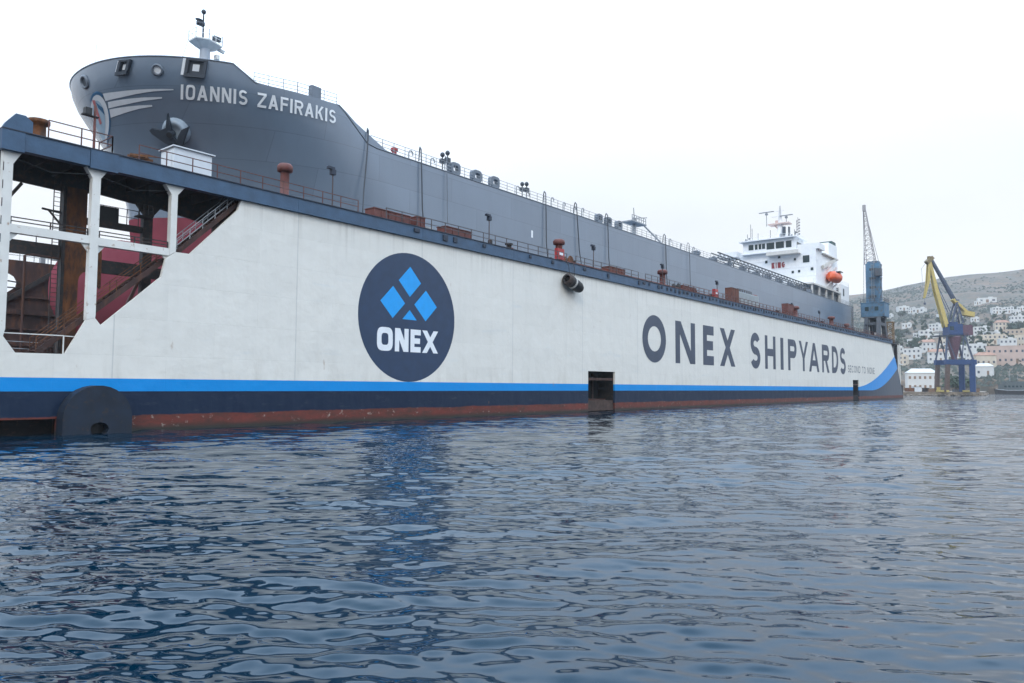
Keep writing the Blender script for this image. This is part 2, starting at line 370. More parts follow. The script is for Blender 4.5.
def letters(mb, items, fn):
    """items: (char, x0, width, z0, height, stroke, e); fn(x, z, lift) gives the place on the surface"""
    for ch, x0, wd, z0, ht, t, e in items:
        for k, poly in enumerate(glyph(ch, wd/ht, t, e)):
            pts = [(x0+p[0]*ht, z0+p[1]*ht) for p in poly]
            a = sum(pts[i][0]*pts[(i+1) % len(pts)][1]-pts[(i+1) % len(pts)][0]*pts[i][1] for i in range(len(pts)))
            if a < 0: pts = pts[::-1]
            lift = .0008*k if ch not in 'OSC' else .0003*k
            mb.add([fn(x, z, lift) for x, z in pts], [tuple(range(len(pts)))])

# ================================================================== WATER
def make_water():
    half = R(58); az = YAW+np.concatenate([np.linspace(-half, half, 900), np.linspace(half, 2*PI-half, 62)[1:]])
    az = az[:-1]; na = len(az)
    rr = np.concatenate([[.6], np.geomspace(2.2, 6, 50)[:-1], np.geomspace(6, 220, 960)[:-1], np.geomspace(220, 2500, 90)]); nr = len(rr)
    A, RR = np.meshgrid(az, rr); X = RR*np.cos(A); Y = RR*np.sin(A); Z = np.zeros_like(X)
    dr = np.gradient(rr)[:, None]; rad = dr+0*RR; lat = RR*(2*half/900)
    patch = .5+.5*np.sin(X*.071+1.3*np.sin(Y*.043))*np.sin(Y*.063+1.1*np.sin(X*.05+2)); patch2 = .5+.5*np.sin(X*.19+Y*.07+2*np.sin(Y*.11))
    la_ = X*math.sin(YAW)-Y*math.cos(YAW); de_ = X*math.cos(YAW)+Y*math.sin(YAW)   # a wind shadow close in on the right
    calm_ = 1-.5*np.exp(-((la_-7)/11)**2-((de_-9)/12)**2)
    for i in range(84):
        lam = .42*(14)**(rng.random()**1.05); th = YAW+PI+R(6)+rng.normal(0, .36 if lam < 2 else .5); k = 2*PI/lam; ph = rng.random()*2*PI
        amp = .0056*lam**.9*(.6+.8*rng.random())*(1.0 if lam < 2.2 else .72)
        c_ = np.abs(np.cos(A-th)); s_ = np.abs(np.sin(A-th)); spc = rad*c_+lat*s_
        fade = np.clip((lam/spc-2.6)/2.5, 0, 1)
        arg = k*(X*math.cos(th)+Y*math.sin(th))+ph+.5*np.sin(X*.23*math.cos(i)+Y*.23*math.sin(i)+i*2.1)
        grp = .55+.45*np.sin(X*.16*math.cos(i*1.7)+Y*.16*math.sin(i*1.7)+i)
        grp = grp*calm_
        if lam < 1.6: grp = grp*(.45+.85*patch*(.5+.5*patch2))
        Z += amp*fade*grp*(np.exp(.55*np.sin(arg))-1.08)*1.55
    ok = RR < 45; xs_, ys_, As, sps = X[ok], Y[ok], A[ok], (rad+0*RR)[ok]; ls = lat[ok]; pt = ((.25+1.1*patch*patch2+.35*patch)*calm_**1.3)[ok]; zs = np.zeros_like(xs_)
    for i in range(46):
        lam = .2*3.2**rng.random(); th = YAW+PI+R(5)+rng.normal(0, .42); k = 2*PI/lam
        fade = np.clip((lam/(sps*np.abs(np.cos(As-th))+ls*np.abs(np.sin(As-th)))-2.6)/2.5, 0, 1)
        zs += .0048*lam*(.6+.8*rng.random())*fade*pt*np.sin(k*(xs_*math.cos(th)+ys_*math.sin(th))+rng.random()*6.28+.9*np.sin(xs_*.9*math.cos(i)+ys_*.9*math.sin(i)+i))
    Z[ok] += zs
    P = np.stack([X, Y, Z], -1).reshape(-1, 3).astype(np.float32)
    i = np.arange(nr-1)[:, None]; j = np.arange(na)[None, :]; j2 = (j+1) % na
    F = np.stack([i*na+j+0*i, (i+1)*na+j, (i+1)*na+j2, i*na+j2], -1).reshape(-1, 4)
    nv = len(P); P = np.vstack([P, [[0, 0, 0]]]).astype(np.float32)
    me = bpy.data.meshes.new('sea_water')
    nq = len(F); nt_ = na
    me.vertices.add(len(P)); me.vertices.foreach_set('co', P.ravel())
    loops = np.concatenate([F.ravel(), np.stack([np.full(na, nv), np.arange(na), (np.arange(na)+1) % na], -1).ravel()]).astype(np.int32)
    me.loops.add(len(loops)); me.loops.foreach_set('vertex_index', loops)
    me.polygons.add(nq+nt_)
    st = np.concatenate([np.arange(nq)*4, nq*4+np.arange(nt_)*3]).astype(np.int32)
    me.polygons.foreach_set('loop_start', st)
    me.polygons.foreach_set('use_smooth', np.ones(nq+nt_, bool)); me.update(calc_edges=True); me.validate()
    me.materials.append(water_mat())
    o = bpy.data.objects.new('sea_water', me); COL.objects.link(o)
    o['label'] = 'dark blue rippled harbour water'; o['kind'] = 'structure'
make_water()

# ================================================================== HILL
RIDGE = [(300, 0), (480, 6), (560, 16), (650, 42), (750, 70), (850, 93), (894, 101), (938, 112), (982, 117), (1024, 120.5), (1100, 128), (1250, 137), (1500, 128), (2000, 100), (2600, 60)]
def tab(t, x):
    if x <= t[0][0]: return t[0][1]
    for (a, b), (c, d) in zip(t, t[1:]):
        if x <= c: return b+(d-b)*(x-a)/(c-a)
    return t[-1][1]
def terrain(x, y):
    r = math.hypot(x, y); a = YAW-math.atan2(y, x); a = max(-1.1, min(1.22, a))
    zr = 3+tab(RIDGE, 512+740*math.tan(a))*1500*math.cos(a)/740
    if r < 560: return 2.0
    s = (r-560)/940
    if s <= 1: z = 2+(zr-2)*s**1.04
    else: z = 2+(zr-2)*max(0, 1-((s-1)/.95)**1.5)
    n = (math.sin(x*.013+1.3)*math.sin(y*.017+.4)+.6*math.sin(x*.031+y*.023)+.35*math.sin(x*.07-y*.055+2))
    return z+n*5*min(1, max(0, s))*(1 if s < .9 else .5)
def make_hill():
    mb = MB(); azs = [YAW-R(-8+70*i/220) for i in range(221)]; rs = [596, 597.5]+[602+i*11 for i in range(82)]+[1510+i*45 for i in range(21)]
    for i, r in enumerate(rs):
        for a in azs:
            x, y = r*math.cos(a), r*math.sin(a); mb.v.append((x, y, -.5 if i == 0 else terrain(x, y)))
    na = len(azs)
    for i in range(len(rs)-1):
        for j in range(na-1): mb.f.append((i*na+j, i*na+j+1, (i+1)*na+j+1, (i+1)*na+j)); mb.m.append(0)
    mb.f = [f[::-1] for f in mb.f]
    o = obj('hill', mb, hill_mat(), None, True); o['kind'] = 'structure'; o['label'] = 'dry terraced hillside rising behind the harbour town'
make_hill()

# ================================================================== QUAY
m_quay = mat('quay_stone', (.21, .17, .13), .9, var=.35, scale=.5, bump=.6, bscale=1.5)
def polar(px, depth, z=0.0):
    k = (px-512)/740
    return Vector((math.cos(YAW)*depth+math.sin(YAW)*depth*k, math.sin(YAW)*depth-math.cos(YAW)*depth*k, z))
def make_quay():
    mb = MB()
    front = [(820, 345), (880, 345), (905, 342), (940, 340), (972, 341), (983, 350), (986, 505), (1060, 500), (1250, 470)]
    F = [polar(*p) for p in front]; B = [polar(p[0], 620) for p in front]
    n = len(F)
    for lst, z in ((F, -2), (F, 1.75), (B, 1.9)):
        for p in lst: mb.v.append((p.x, p.y, z))
    for i in range(n-1):
        mb.f += [(i, i+1, n+i+1, n+i), (n+i, n+i+1, 2*n+i+1, 2*n+i)]; mb.m += [0, 0]
    o = obj('quay', mb, m_quay); o['kind'] = 'structure'; o['label'] = 'brown stone quay along the far shore'
    # rough coping and rip-rap along the edge
    mb = MB()
    for i in range(n-1):
        a, b = F[i], F[i+1]; k = int((b-a).length/1.3)
        for j in range(k):
            c = a.lerp(b, (j+random.random()*.5)/max(1, k)); s_ = random.uniform(.4, 1.0)
            mb.ell((c.x-random.random(), c.y-random.random()*.6, random.uniform(-.1, .55)), (s_, s_, s_*.7), 6, 4, jit=.25)
    o = obj('rubble', mb, m_quay); tag(o, 'rubble stones heaped along the foot of the quay', 'rubble', kind='stuff')
make_quay()

# ================================================================== FLOATING DOCK
m_dock = dock_paint()
m_white = mat('dock_white', (.71, .695, .65), .45, var=.06, rust=(.3, .16, .08), rustamt=.02, scale=1.2)
m_beam = mat('deck_beam_blue', (.035, .08, .145), .45, var=.18, scale=1.0, bump=.1)
m_beamd = mat('deck_beam_dark', (.018, .026, .045), .6)
m_navy = mat('navy_sign', (.013, .036, .085), .42, var=.12, scale=1.2)
m_cyan = mat('cyan_sign', (.0, .33, .8), .4, var=.05)
m_lett = mat('slate_lettering', (.045, .06, .095), .45, var=.12, scale=.8)
m_signw = mat('white_lettering', (.8, .82, .84), .45, var=.04)
m_rustp = mat('rusty_plate', (.05, .024, .02), .85, var=.5, scale=.7, bump=.4, bscale=2, rust=(.1, .04, .02), rustamt=.4, stretch=(1, 1, .3))
m_rusto = mat('orange_rust', (.15, .055, .018), .9, var=.5, scale=1.3, bump=.4, bscale=4, rust=(.06, .03, .02), rustamt=.6, stretch=(1, 1, .35))
m_dark = mat('grimy_dark_steel', (.02, .018, .018), .7, var=.4, rust=(.06, .03, .02), rustamt=.4)
m_deckr = mat('oxide_red', (.14, .04, .032), .6, var=.25, rust=(.1, .04, .025), rustamt=.35, scale=2)
m_railr = mat('oxide_rail', (.11, .045, .04), .7, var=.3)
m_galv = mat('grey_steel', (.3, .31, .32), .5, var=.2)
m_black = mat('black_rubber', (.012, .012, .013), .6, var=.3)
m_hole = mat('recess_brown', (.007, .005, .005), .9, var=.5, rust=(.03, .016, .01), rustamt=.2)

YW, YI = 49.4, 54.0          # outer and inner face of the near wing wall
dock = thing('floating_dock', 'long white floating dock wall with blue waterline band holding the grey ship', 'floating dock', (132, 52, 0))
# outer plating: stepped open end on the left, two tide notches in the foot, raked far end
loop = [(2, .95), (18, .95), (18, -1.2),
        (77.2, -1.2), (77.2, 5.02), (83.6, 5.02), (83.6, -1.2), (201.4, -1.2), (201.4, 5.25), (207.4, 5.25), (207.4, -1.2),
        (262.5, -1.2), (261.8, .8), (258.5, 5), (255.3, 8.9), (251.5, 12.4), (248.5, 14.6), (246.5, 16.7),
        (29.85, 16.7), (29.71, 16.48), (29.56, 15.93), (26.01, 12.14), (25.01, 12.13), (24.33, 11.62), (24.04, 10.29), (20.33, 6.75), (19.96, 7.2), (19.45, 7.03), (18.33, 4.87), (15.67, 4.86), (15.03, 5.78), (14.62, 5.78), (14.62, 4.9), (2, 4.9)]
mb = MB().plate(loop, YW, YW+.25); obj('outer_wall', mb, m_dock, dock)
# recessed pontoon side and notch linings
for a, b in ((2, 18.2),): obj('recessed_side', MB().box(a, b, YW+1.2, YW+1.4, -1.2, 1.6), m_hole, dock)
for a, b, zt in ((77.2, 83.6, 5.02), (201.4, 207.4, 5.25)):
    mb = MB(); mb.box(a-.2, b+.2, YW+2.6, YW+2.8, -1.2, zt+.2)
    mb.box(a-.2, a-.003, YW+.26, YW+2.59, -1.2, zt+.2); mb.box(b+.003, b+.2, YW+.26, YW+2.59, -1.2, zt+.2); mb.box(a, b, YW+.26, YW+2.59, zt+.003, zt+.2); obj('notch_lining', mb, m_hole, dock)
for a, b in ((77.2, 83.6), (201.4, 207.4)):
    mb = MB(); mb.box(a+.05, b-.05, YW+.3, YW+2.5, .1, 1.35)
    for k in range(3): mb.box(a+1+k*1.9, a+1.3+k*1.9, YW+2.45, YW+2.58, 1.36, 4.8)
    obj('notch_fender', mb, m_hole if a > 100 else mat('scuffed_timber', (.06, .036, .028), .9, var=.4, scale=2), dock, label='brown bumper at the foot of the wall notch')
# white posts with flared heads, cross beams
posts = [[(14.62, 5.79), (15.03, 5.79), (15.12, 6.2), (15.14, 15.9), (15.6, 16.7), (14.62, 16.7)],
         [(19.97, 7.21), (19.99, 7.4), (19.99, 16.1), (20.42, 16.7), (19.1, 16.7), (19.5, 16.05), (19.46, 7.05)],
         [(25.0, 12.14), (25.02, 16.1), (25.5, 16.7), (24.15, 16.7), (24.58, 16.05), (24.58, 11.85)]]
for p in posts: obj('post', MB().plate(p, YW+.005, YW+.45), m_white, dock)
for a, b, z in ((15.13, 19.48, 12.12), (19.99, 24.57, 12.08)):
    mb = MB().box(a, b, YW+.02, YW+.42, z-.26, z+.24); obj('cross_beam', mb, m_white, dock)
mb = MB()
for k in range(9): mb.box(14.63, 14.67, YW-.01, YW+.004, 7+k*1.05, 7.5+k*1.05)
obj('draught_mark', mb, m_dark, dock)
# blue deck edge girder with joint plates and scuppers
mb = MB(); xs = [14.4, 15.6, 19.2, 20.9]+[20.9+k*13.7 for k in range(1, 17)]+[247.2]
for a, b in zip(xs, xs[1:]):
    e = .05 if (b-a) < 2 else 0
    mb.box(a+.01, b-.01, YW-.28-e, YW+.3, 16.7-e*2, 17.78)
mb.box(14.4, 247.2, YW-.36, YW+.32, 17.782, 17.85, 1)
for k in range(150):
    x = 40+k*1.37+random.random()*.4
    if x < 246 and (x > 95 or random.random() < .22): mb.box(x, x+random.uniform(.3, .7), YW-.40, YW-.285, 17.05+random.random()*.3, 17.6, 1)
mb.plate([(14.45, 17.86), (16.0, 17.86), (16.0, 18.55), (15.6, 18.85), (15.1, 18.85), (14.6, 18.2)], YW-.2, YW+.1)
obj('deck_edge_beam', mb, [m_beam, m_beamd], dock)
# wing deck, inner wall, ceiling beams
mb = MB().box(14.5, 247, YW+.32, YI+.2, 17.55, 17.79)
for k in range(10): mb.box(15.5+k*1.6, 15.62+k*1.6, YW+.5, YI-.05, 16.75, 17.54)
obj('wing_deck', mb, m_dark, dock)
mb = MB().plate([(14.5, 16.1), (19.6, 15.9), (21.6, 16.2), (24.0, 16.0), (25.9, 16.0), (30.2, 15.4), (30.2, 17.54), (14.5, 17.54)], YI-.15, YI+.05); obj('inner_girder', mb, m_dark, dock)
mb = MB().box(30.2, 247, YI, YI+.2, 3.6, 17.54)
mb.box(30.1, 30.35, YW+.3, YI-.01, 4.5, 17.5)
for k in range(5): mb.box(30.4, 247, YI+.2, YI+.32, 5.5+k*2.4, 5.7+k*2.4)
obj('inner_wall', mb, m_rustp, dock)
arc = [(20.45+.55*(1-math.cos(R(a))), 9.9+.75*math.sin(R(a))) for a in range(0, 181, 30)]
mb = MB().plate([(19.55, 4.2), (20.45, 4.2)]+arc+[(21.9, 9.6), (21.9, 12.2), (21.6, 12.35), (21.3, 12.3), (20.95, 12.6), (20.85, 13.2), (20.85, 16.2), (19.6, 16.2)], YI-.5, YI-.2)
obj('column', mb, m_rusto, dock, label='rusty orange inner column of the open dock end')
mb = MB(); mb.box(19.35, 19.54, YI-.6, YI+.05, 4.2, 16.2); obj('column_flange', mb, m_dark, dock)
mb = MB().plate([(24.75, 4.2), (25.3, 4.2), (25.3, 15.2), (25.9, 15.99), (24.1, 15.99), (24.75, 15.2)], YI-.5, YI-.2); mb.box(24.6, 24.74, YI-.6, YI-.1, 4.2, 15.1)
obj('column', mb, m_dark, dock)
for q in ((14.5, 19.34, 11.35, 12.2), (21.92, 24.58, 10.7, 11.6), (25.35, 30.1, 10.7, 11.5), (20.86, 24.58, 13.9, 14.35)): obj('inner_beam', MB().box(q[0], q[1], YI-.4, YI-.1, q[2], q[3]), m_dark, dock)
mb = MB().bar((18.2, YI-.25, 14.5), (19.35, YI-.25, 14.4), .12); mb.bar((18.6, YI-.25, 14.45), (19.35, YI-.25, 13.6), .1); obj('bracket', mb, m_dark, dock)
mb = MB().box(21.75, 23.0, YI-.3, YI+.4, 14.36, 15.4); obj('control_box', mb, m_black, dock)
for q, h, g, r_ in (([(21.2, YI-.2, 14.36), (24.4, YI-.2, 14.36)], 1.1, .8, .02), ([(15.2, YI-.3, 12.2), (19.3, YI-.3, 12.2)], .9, 1.4, .02), ([(15.2, YW+.2, 12.36), (19.4, YW+.2, 12.36)], .45, 2.2, .03), ([(20.1, YW+.2, 12.32), (24.5, YW+.2, 12.32)], .45, 2.2, .03)):
    obj('gallery_rail', MB().rail(q, h, g, r_), m_dark, dock)
mb = MB().box(23.9, 24.9, YI-1.4, YI-.6, 14.9, 15.0); mb.rail([(23.9, YI-1.4, 15.0), (24.9, YI-1.4, 15.0)], .8, .33, .03); mb.bar((24.5, YI-1, 15), (24.5, YI-1, 17.5), .05); obj('hanging_platform', mb, m_dark, dock)
for k, (x, z) in enumerate(((30.0, 13.2), (30.4, 14.2), (30.2, 15.2))): obj('bracket', MB().bar((28.4, 98.9, z), (31.6, 98.9, z+.5-k*.4), .14), m_dark, dock)
obj('wall_pipe', MB().tube([(17.2, YI-.7, 4.3), (17.2, YI-.7, 11.2), (17.6, YI-.7, 11.3), (19.2, YI-.7, 11.25)], .09, 8), m_rustp, dock, True)
obj('wall_pipe', MB().tube([(21.4, YI-.75, 9.8), (21.4, YI-.75, 16.3)], .08, 8), m_dark, dock, True)
mb = MB()
for x in (18.7, 19.1): mb.bar((x, YI-.75, 4.3), (x, YI-.75, 16.4), .05)
for k in range(40): mb.bar((18.7, YI-.75, 4.5+k*.3), (19.1, YI-.75, 4.5+k*.3), .035)
obj('ladder', mb, m_dark, dock)
obj('diagonal_brace', MB().bar((14.7, YI-.2, 12.3), (17.0, YI-.2, 15.9), .18), m_dark, dock)
obj('diagonal_brace', MB().bar((22.1, YI-.2, 4.3), (24.6, YI-.2, 10.6), .2), m_rustp, dock)
for x0, x1, z in ((15.14, 15.6, 11.86), (19.02, 19.46, 11.86), (20.0, 20.45, 11.82), (24.1, 24.57, 11.82)):
    s_ = 1 if x0 in (15.14, 20.0) else -1; a, b = (x0, x1) if s_ == 1 else (x1, x0)
    obj('knee_bracket', MB().plate([(a, z), (b, z), (a, z-.55)] if s_ == -1 else [(a, z), (a, z-.55), (b, z)], YW+.15, YW+.25), m_white, dock)
obj('cable_run', MB().tube([(15.3, YW+.3, 16.3), (17.3, YW+.35, 15.95), (19.4, YW+.3, 16.3)], .04, 5), m_black, dock, True)
obj('cable_run', MB().tube([(20.1, YW+.3, 16.3), (22.3, YW+.35, 15.9), (24.5, YW+.3, 16.3)], .04, 5), m_black, dock, True)
for k in range(12): obj('girder_rib', MB().box(14.8+k*1.25, 14.9+k*1.25, YI+.051, YI+.2, 16.2, 17.5), m_rustp, dock)
# stairs on the sloping edge of the open end
def stair(x0, z0, x1, z1, n):
    mb = MB()
    for y in (YW+.5, YW+1.5): mb.bar((x0, y, z0), (x1, y, z1), .09, .34)
    for k in range(n):
        f = (k+.5)/n; x = x0+(x1-x0)*f; z = z0+(z1-z0)*f; mb.box(x-.16, x+.16, YW+.52, YW+1.48, z-.03, z+.03)
    st = obj('stair', mb, m_rustp, dock)
    mb = MB()
    for y in (YW+.5, YW+1.5):
        for f in (.95, .5): mb.bar((x0, y, z0+f), (x1, y, z1+f), .045)
        for k in range(6):
            f = k/5; x = x0+(x1-x0)*f; z = z0+(z1-z0)*f; mb.bar((x, y, z), (x, y, z+.97), .045)
    obj('handrail', mb, m_rusto if x0 < 20 else m_galv, st)
stair(16.9, 4.9, 24.4, 11.5, 22); stair(25.3, 12.2, 29.9, 16.6, 16)
mb = MB().box(24.4, 26.2, YW+.45, YW+1.6, 11.6, 11.7); mb.box(14.7, 18.4, YW+.3, YI-.5, 4.78, 4.86); obj('landing', mb, m_rustp, dock)
mb = MB(); mb.rail([(14.95, YW+.12, 4.87), (18.25, YW+.12, 4.87)], 1.12, 3.4, .028, (1.0,)); mb.bar((18.25, YW+.12, 5.98), (18.95, YW+.12, 5.96), .05); obj('white_rail', mb, m_white, dock)
mb = MB()
for z in (5.2, 5.62): mb.bar((15.4, YW+1.8, z), (17.8, YW+1.8, z-.05), .04)
obj('hose_rail', mb, m_galv, dock)
# pontoon deck and keel blocks
mb = MB().box(2, 262, YW+1.45, 103.5, -1.5, 1.55); mb.box(2.2, 262, YW+.26, 103.5, 3.9, 4.2); mb.box(2, 2.2, YW+.26, 103.5, .9, 4.2); obj('pontoon', mb, m_rustp, dock)
for k in range(30): obj('keel_block', MB().box(38+k*6.6, 39.6+k*6.6, 71.6, 73.6, 4.2, 5.33), m_dark, dock)
# half-round sponson with a pipe mouth, at the waterline
mb = MB(); arcp = [(20.02+2.02*math.cos(R(a)), .95+2.02*math.sin(R(a))) for a in range(0, 181, 12)]
hole = [(20.1+.55*math.cos(R(a)), .28+.42*math.sin(R(a))) for a in range(0, 360, 30)]
mb.plate([(18.0, -1.3), (22.04, -1.3)]+arcp, YW-.95, YW-.003, [hole])
obj('sponson', mb, m_dock_s := mat('sponson_navy', (.004, .011, .025), .7, var=.3, scale=1.2, rust=(.025, .018, .018), rustamt=.2), dock)
mb = MB().box(19.4, 20.8, YW-.2, YW-.1, -.3, .85); obj('pipe_mouth', mb, m_black, dock)
# --- round sign
def wall(x, z, lift): return (x, YW-.012-lift, z)
C0 = (47.0, 9.32)
mb = MB(); n = 72; mb.add([(C0[0]+6.02*math.cos(2*PI*k/n), YW-.008, C0[1]+5.9*math.sin(2*PI*k/n)) for k in range(n)], [tuple(range(n))[::-1]]); mb.f[-1] = mb.f[-1][::-1]
sign = obj('round_sign', mb, m_navy, dock, label='navy disc painted on the white wall')
for q in ([(47, 14.0), (45.6, 12.6), (47, 11.2), (48.4, 12.6)], [(44.93, 12.0), (43.45, 10.55), (44.93, 9.1), (46.41, 10.55)],
          [(49.05, 12.0), (47.57, 10.55), (49.05, 9.1), (50.53, 10.55)], [(47, 10.0), (46.1, 9.1), (47.9, 9.1)]):
    mb = MB().add([wall(x, z, .004) for x, z in q], [tuple(range(len(q)))]); obj('sign_diamond', mb, m_cyan, sign)
mb = MB(); letters(mb, [('O', 43.13, 1.85, 6.14, 2.1, .25, 3.6), ('N', 45.24, 1.67, 6.14, 2.1, .25, 2), ('E', 47.15, 1.3, 6.14, 2.1, .24, 2), ('X', 48.65, 2.1, 6.14, 2.1, .25, 2)], lambda x, z, l: wall(x, z, .004+l))
obj('sign_lettering', mb, m_signw, sign, label='white ONEX lettering on the navy disc')
H = 6.35; z0 = 6.68
ONEXW = [('O', 91.0, 7.1, 6.55, 6.75, .235, 2), ('N', 101.15, 6.85, z0, H, .245, 2), ('E', 110.95, 4.15, z0, H, .235, 2), ('X', 117.6, 6.55, z0, H, .24, 2),
             ]; SHIPY = [('S', 131.3, 4.9, 6.58, 6.6, .22, 2), ('H', 138.7, 5.8, z0, H, .22, 2), ('I', 147.3, 1.75, z0, H, .2, 2), ('P', 151.8, 5.4, z0, H, .22, 2), ('Y', 158.7, 6.3, z0, H, .2, 2),
             ('A', 165.5, 7.4, z0, H, .2, 2), ('R', 175.1, 5.7, z0, H, .21, 2), ('D', 183.0, 5.3, z0, H, .21, 2), ('S', 189.9, 5.0, 6.5, 6.5, .2, 2)]
for q, lab in ((ONEXW, 'large slate blue ONEX lettering'), (SHIPY, 'large slate blue SHIPYARDS lettering')):
    mb = MB(); letters(mb, q, wall); obj('wall_lettering', mb, m_lett, dock, label=lab)
mb = MB(); x = 197.0; it = []
for ch, wd in zip('SECOND TO NONE', (1.3, 1.2, 1.75, 1.85, 1.75, 1.65, .9, 1.4, 1.85, .9, 1.75, 1.85, 1.75, 1.2)):
    if ch != ' ': it.append((ch, x, wd, 7.1, 1.75, .13, 2))
    x += wd+.5
letters(mb, it, lambda x, z, l: wall(x, z, l)); obj('motto_lettering', mb, m_lett, dock, label='small SECOND TO NONE lettering')
# --- far wing wall
mb = MB().plate([(28.4, 4.2), (247, 4.2), (247, 17.5), (28.4, 17.5), (28.4, 15.9), (30.5, 15.9), (31.0, 15.6), (31.3, 15.0), (31.2, 14.4), (30.5, 13.8), (29.6, 13.2), (28.4, 12.6)], 99, 99.3)
for k in range(5): mb.box(28.5, 247, 98.7, 98.99, 5.6+k*1.9, 5.8+k*1.9)
mb.box(28.5, 247, 98.6, 98.98, 11.2, 11.75)
for k in range(24): mb.box(35+k*1.6, 35.12+k*1.6, 98.8, 98.99, 4.3, 11.1)
obj('far_wall', mb, m_rustp, dock)
mb = MB().bar((28.6, 98.6, 11.6), (34.6, 98.6, 16.2), .3, .5); mb.box(28.4, 247, 99.31, 103.5, 17.2, 17.6); mb.box(60, 247, 103.2, 103.5, -1, 17.2); obj('far_deck', mb, m_dark, dock)
mb = MB().rail([(28.5, 99.2, 17.61), (60, 99.2, 17.61)], 1.1, 1.5, .03)
for x in (34, 36.5, 39.2): mb.box(x, x+.5, 100, 100.6, 17.61, 18.4)
obj('guard_rail', mb, m_galv, dock)
# --- rails, vents and lamps along the near wing deck
obj('guard_rail', MB().rail([(16.9, YW, 17.86), (20.6, YW, 17.86), (20.6, YW+2, 17.86)], 1.15, 1.6, .028), m_railr, dock)
mb = MB(); mb.rail([(22.3, YW, 17.86), (40.8, YW, 17.86)], 1.05, 1.85, .026)
obj('guard_rail', mb, m_railr, dock)
for a, b, g in ((44, 72.5, 1.9), (74.5, 90, 2), (92, 103, 2)): obj('guard_rail', MB().rail([(a, YW, 17.86), (b, YW, 17.86)], 1.05, g, .028), mat('grey_rail', (.07, .06, .065), .6), dock)
obj('guard_rail', MB().rail([(104, YW, 17.86), (246, YW, 17.86)], 1.0, 1.9, .035), m_railr, dock)
mb = MB().box(72, 246, YW+.1, YW+.3, 17.86, 18.12); obj('toe_rail', mb, m_deckr, dock)
for x, h, r in ((34.9, 3.3, .36), (73.9, 3.35, .42), (101.3, 3.1, .45), (138.5, 3.0, .5), (163.5, 3.1, .5), (191, 3.0, .5), (205, 2.2, .4)):
    mb = MB().lathe((x, 51.5, 17.79), [(r*1.3, 0), (r*1.3, .12), (r, .16), (r, h-.7), (r*1.05, h-.68)], 14); v = obj('mushroom_vent', mb, m_deckr, dock, True)
    mb = MB().lathe((x, 51.5, 17.79), [(r*.9, h-.78), (r*1.7, h-.66), (r*1.75, h-.25), (r*1.3, h-.05), (r*.6, h)], 14); obj('vent_cap', mb, m_deckr, v, True)
for x, h in ((39.0, 3.6), (59.6, 3.4), (80.4, 3.3), (99.6, 3.4), (119.6, 3.2), (158.8, 3.0), (178, 3.0), (222, 3)):
    mb = MB().tube([(x, 50.6, 17.79), (x, 50.6, 17.79+h)], .055, 8); mb.box(x-.18, x+.18, 50.45, 50.75, 17.8, 18.3); p = obj('lamp_post', mb, mat('post_brown', (.06, .04, .04), .6), dock)
    mb = MB().box(x-.55, x+.12, 50.45, 50.75, 17.79+h, 18.0+h); mb.box(x-.2, x+.2, 50.4, 50.8, 17.35+h, 17.78+h); obj('lamp_head', mb, m_beamd, p)
mb = MB().tube([(19.8, 50.2, 17.79), (19.8, 50.2, 21.0)], .085, 8); p = obj('lamp_post', mb, m_deckr, dock, label='red lamp post with a black floodlight at the open dock end')
mb = MB().box(19.0, 20.0, 50.05, 50.35, 20.2, 20.26); mb.box(19.15, 19.55, 50.0, 50.4, 20.262, 20.7); obj('floodlight', mb, m_black, p)
mb = MB()
for x in (16.75,):
    mb.lathe((x, 50.6, 17.79), [(.55, 0), (.55, .25), (.42, .3), (.4, 1.1), (.62, 1.2), (.62, 1.42), (.3, 1.5)], 14)
obj('bollard', mb, m_rusto, dock, True)
mb = MB().lathe((14.1, 50.9, 14.5), [(.3, 0), (.3, 3.9), (.42, 3.95), (.42, 4.3)], 12); mb.bar((14.1, 50.9, 14.6), (14.7, 50.9, 14.6), .2); obj('standpipe', mb, m_rusto, dock, True)
# small valves, cleats and boxes fixed to the deck
for k in range(34):
    x = 48.5+k*5.8+random.uniform(-1.4, 1.4)
    h = random.uniform(.5, 1.15); mb = MB().lathe((x, 50.4+random.random()*2, 17.79), [(.22, 0), (.22, .1), (.1, .14), (.1, h*.6), (.25, h*.65), (.25, h), (.1, h+.05)], 8); obj('deck_valve', mb, m_dark if k % 3 else m_deckr, dock)
for k in range(26):
    x = 46+k*7.4+random.uniform(-2, 2); y = random.uniform(50.3, 52.5); c = k % 4; mb = MB()
    if c == 0: mb.tube([(x, y-.45, 18.4), (x, y-.38, 18.4)], .6, 14).tube([(x, y-.38, 18.4), (x, y+.38, 18.4)], .34, 12).tube([(x, y+.38, 18.4), (x, y+.45, 18.4)], .6, 14); obj('cable_reel', mb, m_rusto if k % 8 else m_dark, dock)
    elif c == 1: mb.box(x-.5, x+.4, y-.3, y+.3, 17.79, 18.3+random.random()*.7).box(x-.2, x+.1, y-.36, y-.301, 18.0, 18.2); obj('junction_box', mb, m_galv if k % 3 else m_deckr, dock)
    elif c == 2: mb.lathe((x, y, 17.79), [(.5, 0), (.5, .12), (.3, .2), (.28, .7), (.45, .82), (.45, .95), (.1, 1.0)], 12); obj('capstan', mb, m_dark, dock, True)
    else: mb.tube([(x-1.6, y, 18.05), (x-.5, y+.1, 18.15), (x+.6, y-.1, 18.05), (x+1.6, y, 18.6), (x+1.7, y, 17.8)], .09, 6); obj('deck_pipe', mb, m_dark, dock, True)
